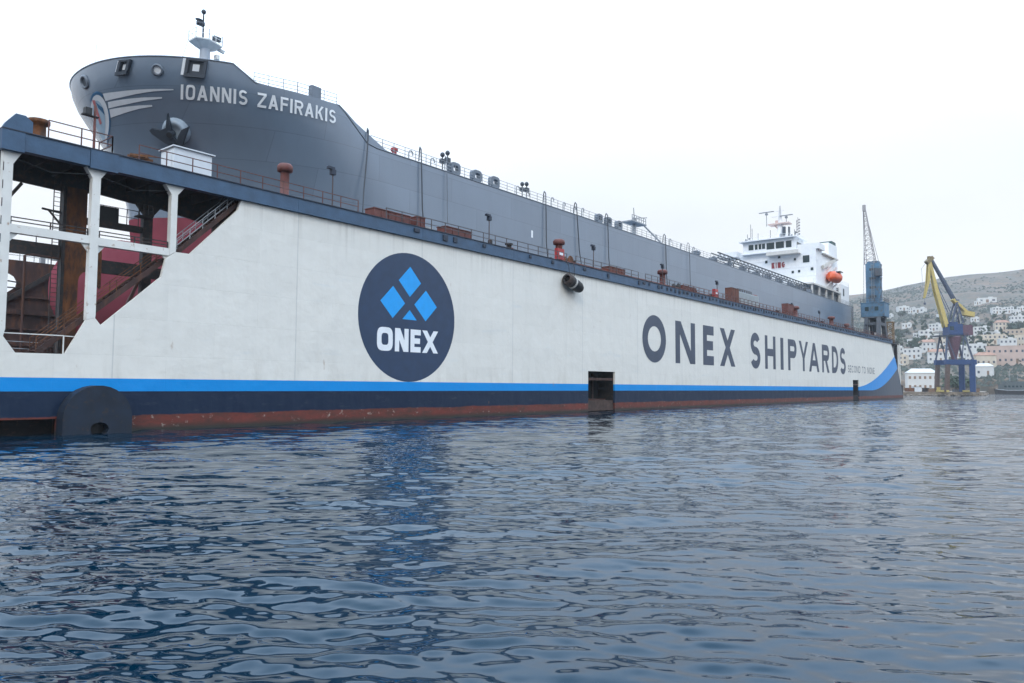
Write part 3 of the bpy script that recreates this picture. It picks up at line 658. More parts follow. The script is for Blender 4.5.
# end of the dock: dark end frame, pipes, lattice tower
for y in (51.6, 56):
    mb = MB()
    for x in (257.5, 265.5): mb.box(x, x+.9, y, y+.9, 4.2, 17.2)
    for z in (8, 12.5, 16.9): mb.box(258.401, 265.499, y+.2, y+.7, z-.3, z+.25)
    mb.bar((258.4, y+.45, 4.6), (265.4, y+.45, 12.2), .3); obj('end_frame', mb, m_dark, dock)
obj('end_platform', MB().box(247.1, 266.8, 51, 57.4, 17.21, 17.5), m_dark, dock); obj('guard_rail', MB().rail([(250, 51.1, 17.5), (266.7, 51.1, 17.5), (266.7, 57.3, 17.5)], 1.1, 2.0, .05), m_dark, dock)
mb = MB().tube([(263.2, 50.8, 4.2), (263.2, 50.8, 17.2)], .2, 8).tube([(263.2, 50.8, 11), (270, 50.8, 11)], .17, 8); obj('end_pipe', mb, m_white, dock)
obj('end_pipe', MB().tube([(267.6, 51.2, 4.2), (267.6, 51.2, 17.8)], .2, 8), m_white, dock)
obj('pontoon_end', MB().box(262.01, 269.5, 50.8, 103, -1.5, 4.15), m_dark, dock)
mb = MB().lattice((261, 52.5, 17.5), (261, 52.5, 24.2), 1.9, 1.9, 5, .14); mb.box(259.8, 262.2, 51.3, 53.7, 24.2, 24.5); obj('end_tower', mb, mat('ochre_steel', (.23, .16, .08), .7, var=.4, rust=RUST), dock)

# --- things standing on or hanging from the wing
m_cab = mat('cabin_white', (.62, .65, .68), .5, var=.06)
t = thing('deck_cabin', 'small white cabin with flat roof standing on the dock wall below the anchor', 'cabin', (27, 51.5, 17.79))
obj('wall', MB().box(25.45, 28.3, 51.0, 52.9, 17.79, 19.95), m_cab, t); obj('roof', MB().box(25.3, 28.5, 50.85, 53.0, 19.952, 20.04), m_cab, t)
obj('door', MB().box(25.41, 25.448, 51.3, 52.1, 17.85, 19.7), m_cab, t)
mb = MB()
for k in range(46):
    x = 21.0+random.random()*2.4; a = random.uniform(-.5, .5); l = random.uniform(.5, 1.3); z = 17.84+random.random()*(.25+.4*(x > 22.2)); y = 50+random.random()*1.5
    mb.bar((x-l/2, y, z), (x+l/2*math.cos(a), y+l*math.sin(a), z+random.uniform(-.06, .15)), random.uniform(.08, .2))
tag(obj('scrap_pile', mb, mat('scrap_rust', (.17, .075, .035), .9, var=.6, scale=3)), 'low pile of rusty scrap and timber on the dock deck left of the white cabin', 'scrap pile')
def locker(x0, x1, h, lab, m=m_deckr, y0=49.9, y1=51.1, name='deck_locker', cat='locker', slats=True):
    t = thing(name, lab, cat, ((x0+x1)/2, (y0+y1)/2, 17.79))
    mb = MB().box(x0, x1, y0, y1, 17.9, 17.79+h)
    for q in (x0+.1, x1-.3): mb.box(q, q+.2, y0+.1, y1-.1, 17.79, 17.899)
    n = max(2, int((x1-x0)/.8))
    for k in range(n+1): mb.box(x0+k*(x1-x0-.08)/n, x0+k*(x1-x0-.08)/n+.08, y0-.05, y0-.002, 17.95, 17.74+h)
    obj('body', mb, m, t); obj('lid', MB().box(x0-.06, x1+.06, y0-.07, y1+.05, 17.792+h, 17.86+h), m, t)
    return t
locker(43.0, 47.4, 1.0, 'long rusty red locker on the dock wall, under the foot of the bow slope')
locker(48.2, 49.3, 1.15, 'short upright red locker just right of the longest red locker')
locker(52.2, 56.0, .95, 'rusty red locker on the dock wall above the round navy sign')
locker(83.2, 87.2, 1.05, 'brown red locker on the dock wall right of the hanging fender', mat('brown_red', (.16, .045, .03), .7, var=.3, rust=RUST, rustamt=.4))
locker(104.8, 109.6, .95, 'brown red locker above the first big letter of the wall')
locker(124.2, 127.4, 2.7, 'tall rust brown steel box at the left end of the grey container', mat('rust_box', (.14, .05, .035), .75, var=.35, rust=RUST, rustamt=.5), name='steel_box', cat='steel box')
locker(153.6, 157.4, 2.6, 'tall orange red steel box standing between two red vents', name='steel_box', cat='steel box')
m_bred = mat('bright_red', (.36, .03, .03), .45, var=.1)
for x, lab in ((72.0, 'bright red fire box beside a red vent above the hanging fender'), (117.6, 'small bright red fire box just left of the tall brown steel box')):
    t = thing('fire_box', lab, 'fire box', (x, 50.1, 17.79))
    obj('box', MB().box(x-.65, x+.65, 49.85, 50.35, 18.2, 19.5), m_bred, t); obj('panel', MB().box(x-.35, x+.35, 49.81, 49.848, 18.7, 19.05), m_signw, t)
    mb = MB(); mb.bar((x-.5, 50.1, 17.79), (x-.5, 50.1, 18.199), .1); mb.bar((x+.5, 50.1, 17.79), (x+.5, 50.1, 18.199), .1); obj('stand', mb, m_deckr, t)
t = thing('container', 'long pale grey container with a railing on its roof on the dock wall', 'container', (133, 51, 17.79))
mb = MB().box(127.9, 138.0, 50.2, 52.6, 17.8, 20.3)
for k in range(34): mb.box(128.05+k*.29, 128.2+k*.29, 50.14, 50.198, 17.95, 20.15)
obj('body', mb, mat('container_grey', (.34, .38, .4), .55, var=.1, rust=RUST, rustamt=.08), t)
obj('roof_rail', MB().rail([(128, 50.3, 20.3), (134.5, 50.3, 20.3)], .5, 1, .04), m_dark, t)
# hanging fender: fat black roller on two ropes
t = thing('hanging_fender', 'black rubber fender with a pale band hanging on ropes against the white wall', 'fender', (72.9, 48.6, 14.6))
a, b = Vector((71.4, 48.62, 15.75)), Vector((74.5, 48.62, 14.75)); d = b-a
mb = MB().tube([a+d*f for f in (0, .03, .12, .3, .55, .8, .93, 1)], [.3, .55, .68, .7, .7, .66, .5, .25], 16); obj('body', mb, m_black, t, True)
mb = MB().tube([a+d*f for f in (-.02, .0, .1, .2, .22)], [.45, .66, .72, .72, .6], 16); obj('worn_end', mb, mat('worn_brown', (.05, .035, .03), .8, var=.5, scale=3), t, True)
mb = MB().tube([a+d*f for f in (.33, .34, .42, .43)], [.69, .725, .725, .69], 16); obj('band', mb, mat('pale_band', (.5, .48, .45), .8, var=.3, scale=4), t, True)
mb = MB().tube([(71.9, 49.0, 17.9), (71.9, 48.7, 17.3), a+d*.2+Vector((0, 0, .6))], .035, 5); mb.tube([(73.1, 49.0, 17.9), (73.1, 48.7, 17.3), a+d*.5+Vector((0, 0, .6))], .035, 5); obj('rope', mb, m_dark, t)

# ================================================================== SHIP  (hull lines, then fittings)
CL, HB, SC = 68.2, 13.7, 1.0642
STEM = [(5.2,33.4),(8,32.0),(12,31.0),(15.7,30.45),(18.4,30.2),(21,29.7),(23.6,28.7),(25.2,27.8),(26.6,26.95),(28.0,26.1),(29.3,25.7),(30.3,25.65)]
LEN = [(5.2, 34), (10, 30), (18, 23), (24, 19), (28, 17), (31, 17)]
EXP = [(5.2,1.6),(12,1.5),(18,1.42),(22,1.4),(25,1.3),(27,1.15),(28.5,1.05),(30.2,.93),(31,.93)]
BIL = [(5.2, .86), (5.8, .93), (6.8, .98), (8, 1.0), (31, 1.0)]
TOPL = [(25.6, 30.25), (33.1, 30.25), (34.9, 29.0), (42.6, 29.0), (43.2, 28.6), (46.0, 26.3), (47.0, 26.15), (230, 26.15)]
XEND = 224.5
def hull_entr(phi, z):
    return (tab(STEM, z)+tab(LEN, z)*(1-math.cos(phi)), CL-HB*tab(BIL, z)*math.sin(phi)**tab(EXP, z), z)
def hull_phi(x, z): return math.acos(max(-1, min(1, 1-(x-tab(STEM, z))/tab(LEN, z)))) if x < tab(STEM, z)+tab(LEN, z) else PI/2
def hull_y(x, z): return hull_entr(hull_phi(x, z), z)[1]
def sp(x, y, z): return (x*SC, y*SC, 3+(z-3)*SC)
def hnorm(phi, z):
    e = .01; p = max(.06, min(PI/2-.02, phi))
    a = Vector(hull_entr(p+e, z))-Vector(hull_entr(p-e, z)); b = Vector(hull_entr(p, z+.1))-Vector(hull_entr(p, z-.1))
    n = a.cross(b).normalized(); return n if n.y < 0 or (abs(n.y) < .2 and n.x < 0) else -n
def hx(x, z, off=.02):
    """place on the port side at length x, height z"""
    if x >= tab(STEM, z)+tab(LEN, z): return sp(x, CL-HB*tab(BIL, z)-off, z)
    ph = hull_phi(x, z); p = Vector(hull_entr(ph, z))+hnorm(ph, z)*off; return sp(*p)
def hy(y, z, off=.02):
    """place near the stem by its sideways position"""
    ph = math.asin(max(0, min(1, (CL-y)/(HB*tab(BIL, z))))**(1/tab(EXP, z))); p = Vector(hull_entr(ph, z))+hnorm(ph, z)*off; return sp(*p)
m_hull = hull_paint(); m_hg = mat('ship_grey', (.13, .155, .19), .4, var=.08); m_hgd = mat('ship_dark_grey', (.035, .045, .06), .5, var=.2)
m_sw = mat('ship_white', (.82, .82, .82), .4, var=.04); m_glass = mat('dark_window_glass', (.012, .03, .035), .08, var=.1)
ship = thing('cargo_ship', 'huge grey cargo ship with red bottom and white deckhouse standing in the dock', 'ship', sp(125, CL, 5.2))
def make_hull():
    mb = MB(); ph = sorted([PI/2*(i/26)**1.15 for i in range(27)]+[math.acos(1-(x-25.6)/17) for x in (33.1, 34.9)])
    cols = [('e', p) for p in ph]+[('p', x) for x in (43.2, 44, 45, 46, 47, 49, 52, 56, 60)]+[('p', 66+k*8) for k in range(19)]+[('p', XEND-3), ('p', XEND)]
    vs = [0, .02, .05, .09, .14, .2, .26, .32, .38, .43, .48, .53, .58, .63, .68, .73, .78, .83, .88, .92, .96, 1]; nv = len(vs)
    for side in (1, -1):
        for kind, q in cols:
            for v in vs:
                if kind == 'e':
                    zt = tab(TOPL, hull_entr(q, 29.5)[0])
                    if q == PI/2: zt = 29.0
                    z = 5.2+(zt-5.2)*v; x, y, _ = hull_entr(q, z)
                else:
                    z = 5.2+(tab(TOPL, q)-5.2)*v; f = (q-42.6)/(XEND-42.6); x0 = tab(STEM, z)+tab(LEN, z); x = x0+(XEND-x0)*f; y = CL-HB*tab(BIL, z)
                    if q > 190 and z < 16: y = CL-(CL-y)*(1-((q-190)/36)**1.6*(.25+.6*max(0, (16-z)/11)))
                mb.v.append(sp(x, y if side == 1 else 2*CL-y, z))
    nc = len(cols); off = nc*nv
    for s_ in (0, 1):
        for i in range(nc-1):
            for j in range(nv-1):
                f = (s_*off+i*nv+j, s_*off+(i+1)*nv+j, s_*off+(i+1)*nv+j+1, s_*off+i*nv+j+1)
                mb.f.append(f if s_ == 0 else f[::-1]); mb.m.append(0)
    for j in range(nv-1): mb.f.append(((nc-1)*nv+j, off+(nc-1)*nv+j, off+(nc-1)*nv+j+1, (nc-1)*nv+j+1)); mb.m.append(0)
    for i in range(nc-1): mb.f.append((i*nv, off+i*nv, off+(i+1)*nv, (i+1)*nv)); mb.m.append(0)
    # decks a little below the bulwark top
    for i in range(len(ph)-1, nc-1):
        t_ = nv-1; a, b, c, d = (Vector(mb.v[k]) for k in (i*nv+t_, (i+1)*nv+t_, off+(i+1)*nv+t_, off+i*nv+t_))
        dz = Vector((0, 0, -.02)); mb.add([a+dz, b+dz, c+dz, d+dz], [(0, 1, 2, 3)])
    for i in range(len(ph)-1):
        pa, pb = ph[i], ph[i+1]; z = 28.7; a = hull_entr(pa, z); b = hull_entr(pb, z)
        mb.add([sp(a[0], a[1], z), sp(b[0], b[1], z), sp(b[0], 2*CL-b[1], z), sp(a[0], 2*CL-a[1], z)], [(0, 1, 2, 3)])
    # bulbous forefoot
    V = []; n = 20; prof = [(23.9, .02), (24.1, .28), (24.7, .52), (25.8, .74), (27.3, .88), (29.5, .97), (32, 1), (36, 1.0), (42, .9)]
    for x, r in prof:
        for k in range(n):
            a = 2*PI*k/n; V.append(sp(x, CL+3.0*r*math.cos(a), 11.0+5.3*r*math.sin(a)+(x-26)*(-.06)))
    F = [(i*n+k, (i+1)*n+k, (i+1)*n+(k+1) % n, i*n+(k+1) % n) for i in range(len(prof)-1) for k in range(n)]+[tuple(range(n))]
    mb.add(V, F)
    return obj('hull', mb, m_hull, ship, True)
hull = make_hull()
for p in hull.data.polygons:
    if len(p.vertices) == 4 and abs(p.normal.z) > .97: p.use_smooth = False
# bulwark cap and rubbing edge
mb = MB(); ph = [PI/2*(i/24)**1.1 for i in range(25)]; ph = [p for p in ph if hull_entr(p, 30.25)[0] <= 33.2]+[hull_phi(33.1, 30.25)]
mb.tube([sp(*(Vector(hull_entr(p, 30.25))+Vector((0, 0, .02)))) for p in ph]+[sp(34.9, hull_y(34.9, 29), 29.02), sp(42.6, hull_y(42.6, 29), 29.02), sp(43.3, CL-HB, 28.55), sp(46, CL-HB, 26.35), sp(47.2, CL-HB, 26.17), sp(XEND, CL-HB, 26.17)], .07, 6)
mb.tube([sp(p[0], 2*CL-p[1], 30.27) for p in (hull_entr(q, 30.25) for q in ph)], .07, 6)
obj('bulwark_cap', mb, m_hg, ship, True)
# name on the bow, laid along the curve of the plating
arcx = [29.6]; arcs = [0.0]
while arcx[-1] < 46:
    x = arcx[-1]+.05; arcs.append(arcs[-1]+math.hypot(.05, hull_y(x, 27.4)-hull_y(arcx[-1], 27.4))); arcx.append(x)
def along(s):
    for i in range(len(arcs)-1):
        if arcs[i+1] >= s: return arcx[i]+(s-arcs[i])/(arcs[i+1]-arcs[i])*.05
    return arcx[-1]
s_tot = arcs[min(range(len(arcx)), key=lambda i: abs(arcx[i]-42.12))]-arcs[15]
word = [('I', .28), ('O', 1.0), ('A', 1.12), ('N', 1.0), ('N', 1.0), ('I', .28), ('S', .95), (' ', .62), ('Z', .98), ('A', 1.12), ('F', .88), ('I', .28), ('R', 1.0), ('A', 1.12), ('K', 1.02), ('I', .28), ('S', .95)]
tot = sum(wd for _, wd in word)+.24*(len(word)-1); kx = s_tot/tot; x = arcs[15]+.12; it = []
for ch, wd in word:
    if ch != ' ': it.append((ch, x, wd*kx, 0.0, 1.1, .17, 3.4 if ch == 'O' else 2.6))
    x += (wd+.24)*kx
def bow_name(s, z, l):
    f_ = min(1, max(0, (s-arcs[15])/s_tot)); xx = along(max(0, s-z*(.42*(1-f_)+.05*f_))); return hx(xx, 27.17+z*(1+.012*(xx-35)), .07+l)
for q, lab in ((it[:7], 'white IOANNIS lettering on the bow'), (it[7:], 'white ZAFIRAKIS lettering on the bow')):
    mb = MB(); letters(mb, q, bow_name); obj('name_lettering', mb, m_signw, ship, label=lab)
# emblem at the stem: white stripes and a pale disc
m_pale = mat('pale_blue_paint', (.34, .47, .58), .45, var=.1); m_mid = mat('mid_blue_paint', (.03, .12, .24), .45); m_slash = mat('pale_red_paint', (.5, .16, .17), .5)
def embl(u, v, off):
    """place on the emblem's own disc (u, v from -1 to 1), which wraps round the stem"""
    y, z = 68.05-1.2*u-1.5*v, 26.15-.18*u+1.7*v
    if y <= CL: return hy(y, z, off)
    q = hy(2*CL-y, z, off); return (q[0], 2*CL*SC-q[1], q[2])
def disc(r_in, r_out, off, n=30, a0=0, a1=360, c=(0, 0), asp=1.0):
    mb = MB(); st_ = 6
    for i in range(n):
        a, b = R(a0+(a1-a0)*i/n), R(a0+(a1-a0)*(i+1)/n)
        for k in range(st_):
            r0_, r1_ = r_in+(r_out-r_in)*k/st_, r_in+(r_out-r_in)*(k+1)/st_
            q = [(c[0]+asp*r*math.cos(g), c[1]+r*math.sin(g)) for r, g in ((r0_, a), (r1_, a), (r1_, b), (r0_, b))]
            mb.add([embl(u, v, off) for u, v in q], [(0, 1, 2, 3)])
    return mb
em = obj('bow_emblem', disc(0, 1.0, .03), mat('stripe_white', (.66, .7, .74), .45, var=.05), ship, label='pale blue and white round emblem on the stem')
obj('emblem_field', disc(.0, .8, .045, c=(-.05, -.02), asp=.88), m_pale, em); obj('emblem_edge', disc(1.0, 1.12, .036, 16, -75, 25), m_mid, em); obj('emblem_edge', disc(1.0, 1.13, .036, 12, 62, 135), m_mid, em)
for m_, q in ((m_slash, [(-.55, .8), (-.25, .8), (.3, -.1), (.05, -.15)]), (m_mid, [(-.15, .72), (.05, .5), (.65, .22), (.5, .5)])):
    mb = MB()
    for k in range(5):
        L_ = lambda i, j, f: (q[i][0]+(q[j][0]-q[i][0])*f, q[i][1]+(q[j][1]-q[i][1])*f)
        mb.add([embl(*L_(0, 3, k/5), .06), embl(*L_(0, 3, (k+1)/5), .06), embl(*L_(1, 2, (k+1)/5), .06), embl(*L_(1, 2, k/5), .06)], [(0, 1, 2, 3)])
    obj('emblem_slash', mb, m_, em)
ST = [([(26.54, 27.83), (27.14, 27.8), (27.9, 27.82), (28.74, 27.84), (29.78, 27.85)], [(26.85, 27.32), (27.42, 27.40), (28.0, 27.54), (28.79, 27.68), (29.82, 27.78)]),
      ([(26.97, 27.22), (27.65, 27.26), (28.37, 27.29), (29.37, 27.29)], [(27.17, 26.80), (27.8, 26.90), (28.45, 27.05), (29.41, 27.2)]),
      ([(27.23, 26.72), (27.85, 26.75), (28.43, 26.77), (29.06, 26.77)], [(27.52, 26.15), (28.01, 26.36), (28.52, 26.55), (29.12, 26.66)])]
for T_, B_ in ST:
    mb = MB()
    for (a, b), (c, d) in zip(zip(T_, T_[1:]), zip(B_, B_[1:])):
        for k in range(6):
            f, g = k/6, (k+1)/6; L_ = lambda p, q, f: (p[0]+(q[0]-p[0])*f, p[1]+(q[1]-p[1])*f)
            mb.add([hx(*L_(c, d, f), .032), hx(*L_(c, d, g), .032), hx(*L_(a, b, g), .032), hx(*L_(a, b, f), .032)], [(0, 1, 2, 3)])
    obj('bow_stripe', mb, MATS['stripe_white'], ship)
# fairleads: square roller chocks and round mooring pipes
def chock(x, z, wd, ht, thick):
    mb = MB(); c = Vector(hx(x, z, .0)); tx = (Vector(hx(x+.2, z, 0))-Vector(hx(x-.2, z, 0))).normalized(); tz = (Vector(hx(x, z+.2, 0))-Vector(hx(x, z-.2, 0))).normalized(); n_ = tx.cross(tz).normalized()
    n_ = n_ if n_.y < 0 else -n_
    def B(u0, u1, v0, v1, d0, d1, mi):
        P_ = [c+tx*u+tz*v+n_*d for d in (d0, d1) for u, v in ((u0, v0), (u1, v0), (u1, v1), (u0, v1))]
        mb.add(P_, [(0, 3, 2, 1), (4, 5, 6, 7), (0, 1, 5, 4), (1, 2, 6, 5), (2, 3, 7, 6), (3, 0, 4, 7)], mi)
    W, H_ = wd/2, ht/2
    B(-W, W, -H_, H_, .0, .05, 0)
    B(-W, W, -H_-.12, -H_+.18, .052, .4, 0); B(-W, W, H_-.16, H_, .052, .3, 0); B(-W, -W+.26, -H_+.2, H_-.18, .052, .34, 0); B(W-.26, W, -H_+.2, H_-.18, .052, .34, 0)
    B(-W*.32, W*.32, -H_*.38, H_*.42, .052, .07, 1)
    B(-W-.3, -W-.06, -H_+.05, H_, .01, .05, 1)
    return mb
for x, z, a, b in ((26.98, 29.47, 1.15, 1.25), (30.75, 29.5, 1.75, 1.5)):
    c = obj('roller_chock', chock(x, z, a, b, .3), [m_hgd, mat('painted_sky', (.72, .74, .76), .6)], ship)  # pale panel painted as sky showing through; the bulwark is not cut
for x, z, r, inner in ((28.6, 29.2, .42, 'painted_sky'), (25.79, 29.05, .5, 'ship_dark_grey')):
    c = Vector(hx(x, z, 0)); ph_ = hull_phi(x, z); n_ = Vector(hnorm(ph_, z)); mb = MB(); a = n_.cross(Vector((0, 0, 1))).normalized(); b = a.cross(n_)
    k_ = 18; V = []
    for rr_, d in ((r*1.25, .0), (r*1.25, .12), (r*.95, .2), (r*.78, .1), (r*.74, .0)):
        for k in range(k_): V.append(c+a*math.cos(2*PI*k/k_)*rr_+b*math.sin(2*PI*k/k_)*rr_+n_*d)
    mb.add(V, [(i*k_+k, i*k_+(k+1) % k_, (i+1)*k_+(k+1) % k_, (i+1)*k_+k) for i in range(4) for k in range(k_)]); pipe = obj('mooring_pipe', mb, m_hg, ship, True)
    mb = MB().add([c+a*math.cos(2*PI*k/k_)*r*.8+b*math.sin(2*PI*k/k_)*r*.8+n_*.04 for k in range(k_)], [tuple(range(k_))]); obj('pipe_mouth', mb, MATS[inner], pipe)  # disc across the pipe; the pale one is painted sky, no opening
# anchor in its bolster
def anchor():
    x, z = 30.95, 24.95; c = Vector(hx(x, z, 0)); n_ = Vector(hnorm(hull_phi(x, z), z)); a = Vector((0, 0, 1)).cross(n_).normalized(); a = a if a.x > 0 else -a; b = n_.cross(a); b = b if b.z > 0 else -b
    P_ = lambda u, v, d: c+a*u+b*v+n_*d
    k_ = 24; mb = MB(); V = []
    for r_, d in ((1.35, -.35), (1.2, .25), (1.02, .62), (.8, .68), (.55, .5)):
        for k in range(k_): V.append(P_(.1+r_*math.cos(2*PI*k/k_), r_*math.sin(2*PI*k/k_), d))
    mb.add(V, [(i*k_+k, i*k_+(k+1) % k_, (i+1)*k_+(k+1) % k_, (i+1)*k_+k) for i in range(4) for k in range(k_)]+[tuple(range(4*k_, 5*k_))])
    bol = obj('anchor_bolster', mb, mat('bolster_grey', (.3, .36, .42), .4), ship, True)
    an = MB()
    def wedge(pts, d0, d1, tip=None):
        n = len(pts); V = [P_(u, v, d0) for u, v in pts]+[P_(u*.97, v*.97, d1) for u, v in pts]
        an.add(V, [tuple(range(n))[::-1], tuple(range(n, 2*n))]+[(i, (i+1) % n, (i+1) % n+n, i+n) for i in range(n)])
    wedge([(-1.75, -.1), (-1.95, .25), (-1.7, .45), (-.95, .28), (-.35, .5), (-.2, 1.1), (.02, 1.75), (.06, .5), (.05, -.2), (.35, -.7), (.0, -1.25), (-.6, -1.0), (-1.1, -.62)], .66, 1.05)
    wedge([(.3, -.85), (.62, -.2), (1.0, .3), (1.72, .62), (1.45, .1), (1.1, -.5), (.75, -1.2), (.3, -1.35), (-.1, -1.2)], .64, .95)
    an.tube([P_(-.1, -.05, .3), P_(-.1, -.1, 1.2)], .34, 10)
    a_ = obj('anchor', an, m_hgd, ship); obj('shackle_mouth', MB().tube([P_(-.1, -.1, 1.2), P_(-.1, -.1, 1.22)], .25, 12), m_black, a_)
anchor()
mb = MB().add([hx(72.2, 21.45, .02), hx(72.55, 21.45, .02), hx(72.55, 22.35, .02), hx(72.2, 22.35, .02)], [(0, 1, 2, 3)]); obj('pilot_mark', mb, m_signw, ship)
# deck rails
def srail(pts, h, gap, r, bars=(1, .66, .33)):
    return MB().rail([sp(*p) for p in pts], h, gap, r, bars)
obj('deck_rail', srail([(34.9, hull_y(34.9, 29)+.3, 29.0), (38.5, hull_y(38.5, 29)+.25, 29), (42.4, CL-HB+.15, 29.0)], 1.1, 1.5, .02), m_galv, ship)
obj('deck_rail', srail([(34, 2*CL-hull_y(34.9, 29), 29.0), (42.4, CL+HB-.1, 29.0)], 1.1, 1.5, .02), m_galv, ship)
obj('deck_rail', srail([(46.5, CL-HB+.1, 26.2), (224, CL-HB+.1, 26.2)], 1.15, 1.6, .022), m_galv, ship)
# mooring fairleads, bollards and gooseneck vents on the main deck edge
def deck_chock(x, big=1.0):
    k = 14; V = []; c = sp(x, CL-HB+.35, 26.2+.75*big)
    mb = MB(); b = big*SC
    for rx, rz, dy in ((.85, .75, -.3), (.85, .75, .3), (.45, .38, .3), (.45, .38, -.3)):
        for i in range(k):
            a = 2*PI*i/k; s4 = lambda c_: math.copysign(abs(c_)**.55, c_)
            V.append((c[0]+rx*b*s4(math.cos(a)), c[1]+dy, c[2]+rz*b*s4(math.sin(a))))
    mb.add(V, [(i*k+j, i*k+(j+1) % k, ((i+1) % 4)*k+(j+1) % k, ((i+1) % 4)*k+j) for i in range(4) for j in range(k)])
    obj('deck_chock', mb, m_hg, ship)
for x in (58.6, 62.2, 65.4, 41.2, 88.5, 91.0, 94.0): deck_chock(x if x > 47 else 36.5, .9 if x < 80 else .85) if x > 47 else None
c = sp(40.2, CL-HB+.45, 29.55); mb = MB().box(c[0]-.55, c[0]+.55, c[1]-.2, c[1]+.3, c[2]-.55, c[2]+.6); obj('deck_chock', mb, m_hg, ship)
def goose(x, h, y=CL-HB+.6, r=.08):
    return MB().tube([sp(x, y, 26.2), sp(x, y, 26.2+h), sp(x+.12, y, 26.4+h), sp(x+.35, y, 26.45+h), sp(x+.55, y, 26.3+h), sp(x+.58, y, 26.0+h)], r, 6)
for x, h in ((52, .9), (55.2, .9), (70, 1.1), (72.0, .8), (77.3, 1.2), (80, 1.1), (82.5, 1.0), (84.5, 1.2), (98.2, 1.2), (106, 1.0), (111, 1.2), (115, 1.0), (120, 1.2)): obj('air_pipe', goose(x, h), m_galv, ship, True)
mb = MB().lathe(sp(50.2, CL-HB+.8, 26.2), [(.26, 0), (.26, .6), (.4, .65), (.4, .95), (.1, 1.05)], 10); obj('air_pipe', mb, m_bred, ship)
for x, h in ((57.2, 1.9), (58.0, 2.3), (71.4, 1.8), (72.3, 2.0)):
    mb = MB().tube([sp(x, CL-HB+.8, 26.2), sp(x, CL-HB+.8, 26.2+h)], .07, 6); mb.ell(sp(x, CL-HB+.8, 26.3+h), (.28, .28, .3), 8, 6); mb.box(*[v for q in zip(sp(x-.3, CL-HB+.6, 0), sp(x+.3, CL-HB+1, 0)) for v in q][:4], sp(0, 0, 26.2+h*.55)[2], sp(0, 0, 26.2+h*.8)[2]); obj('deck_light', mb, m_hgd, ship)
# dark lattice gangway beam along the after deck
mb = MB()
for z in (27.3, 28.3): mb.bar(sp(131, CL-HB+.7, z), sp(186, CL-HB+.7, z), .2); mb.bar(sp(131, CL-HB+2, z), sp(186, CL-HB+2, z), .16)
for k in range(27):
    x = 131+k*2; mb.bar(sp(x, CL-HB+.7, 27.3), sp(x+1, CL-HB+.7, 28.3), .09); mb.bar(sp(x+1, CL-HB+.7, 28.3), sp(x+2, CL-HB+.7, 27.3), .09)
    if k % 4 == 0: mb.bar(sp(x, CL-HB+.9, 26.2), sp(x, CL-HB+.9, 27.3), .2)
obj('gangway_beam', mb, m_hgd, ship)
for k in range(10):
    mb = MB(); x = 122+k*7.3; mb.box(*[v for q in zip(sp(x, CL-HB+1, 0), sp(x+1.2, CL-HB+1.8, 0)) for v in q][:4], sp(0, 0, 26.2)[2], sp(0, 0, 27.1+random.random()*.6)[2]); mb.tube([sp(x+.2, CL-HB+.9, 27), sp(x+1, CL-HB+.9, 27)], .45, 10); obj('deck_winch', mb, m_hg, ship)
# small derrick amidships
x = 108; t_ = MB().tube([sp(x, 60, 26.2), sp(x, 60, 31.2)], .35, 8); dk = obj('derrick', t_, m_galv, ship)
mb = MB().box(*[v for q in zip(sp(x-2.4, 59, 0), sp(x+2.4, 61, 0)) for v in q][:4], sp(0, 0, 30.2)[2], sp(0, 0, 30.4)[2]); mb.rail([sp(x-2.3, 59.1, 30.45), sp(x+2.3, 59.1, 30.45)], .9, .8, .04); mb.bar(sp(x, 60, 31.2), sp(x-2, 59, 32.4), .12); mb.bar(sp(x, 60, 31.2), sp(x+2.6, 59, 31.6), .12); mb.bar(sp(x+2.4, 59.5, 30.3), sp(x+9, 59.5, 28.2), .2); obj('platform', mb, m_galv, dk)
# foremast
fm = (37.2, 69)
mb = MB().tube([sp(*fm, 28.7), sp(*fm, 36.6)], [.62, .52], 12); mast = obj('foremast', mb, m_sw, ship, True)
mb = MB().tube([sp(fm[0]+.9, 68.8, 28.7), sp(fm[0]+.9, 68.8, 36.2)], .05, 5); mb.tube([sp(fm[0]+1.25, 68.8, 28.7), sp(fm[0]+1.25, 68.8, 36.2)], .05, 5)
for k in range(18): mb.bar(sp(fm[0]+.9, 68.8, 29+k*.4), sp(fm[0]+1.25, 68.8, 29+k*.4), .04)
obj('ladder', mb, m_sw, mast)
V = [sp(fm[0]-1.35, 68.3, 37.05), sp(fm[0]-.3, 67.7, 37.05), sp(fm[0]+1.45, 68.3, 37.05), sp(fm[0]+1.45, 69.7, 37.05), sp(fm[0]-.3, 70.3, 37.05), sp(fm[0]-1.35, 69.7, 37.05)]
mb = MB().add(V+[tuple(Vector(v)+Vector((0, 0, .14))) for v in V]+[sp(fm[0]+dx, 69+dy, 36.5) for dx, dy in ((-.5, -.3), (0, -.5), (.5, -.3), (.5, .3), (0, .5), (-.5, .3))], [tuple(range(6, 12))]+[(i, (i+1) % 6, (i+1) % 6+6, i+6) for i in range(6)]+[((i+1) % 6, i, i+12, (i+1) % 6+12) for i in range(6)])
mb.bar(sp(fm[0]+1.3, 68.9, 37.0), sp(fm[0]+1.9, 68.7, 36.8), .3); mb.tube([sp(fm[0]+1.1, 68.6, 36.2), sp(fm[0]+1.1, 68.6, 35.75)], .25, 8)
pf = obj('platform', mb, mat('mast_grey', (.66, .66, .63), .5), mast)
obj('platform_rail', MB().rail([tuple(Vector(v)+Vector((0, 0, .14))) for v in V+V[:1]], 1.0, .9, .018, (1, .5)), m_sw, pf)
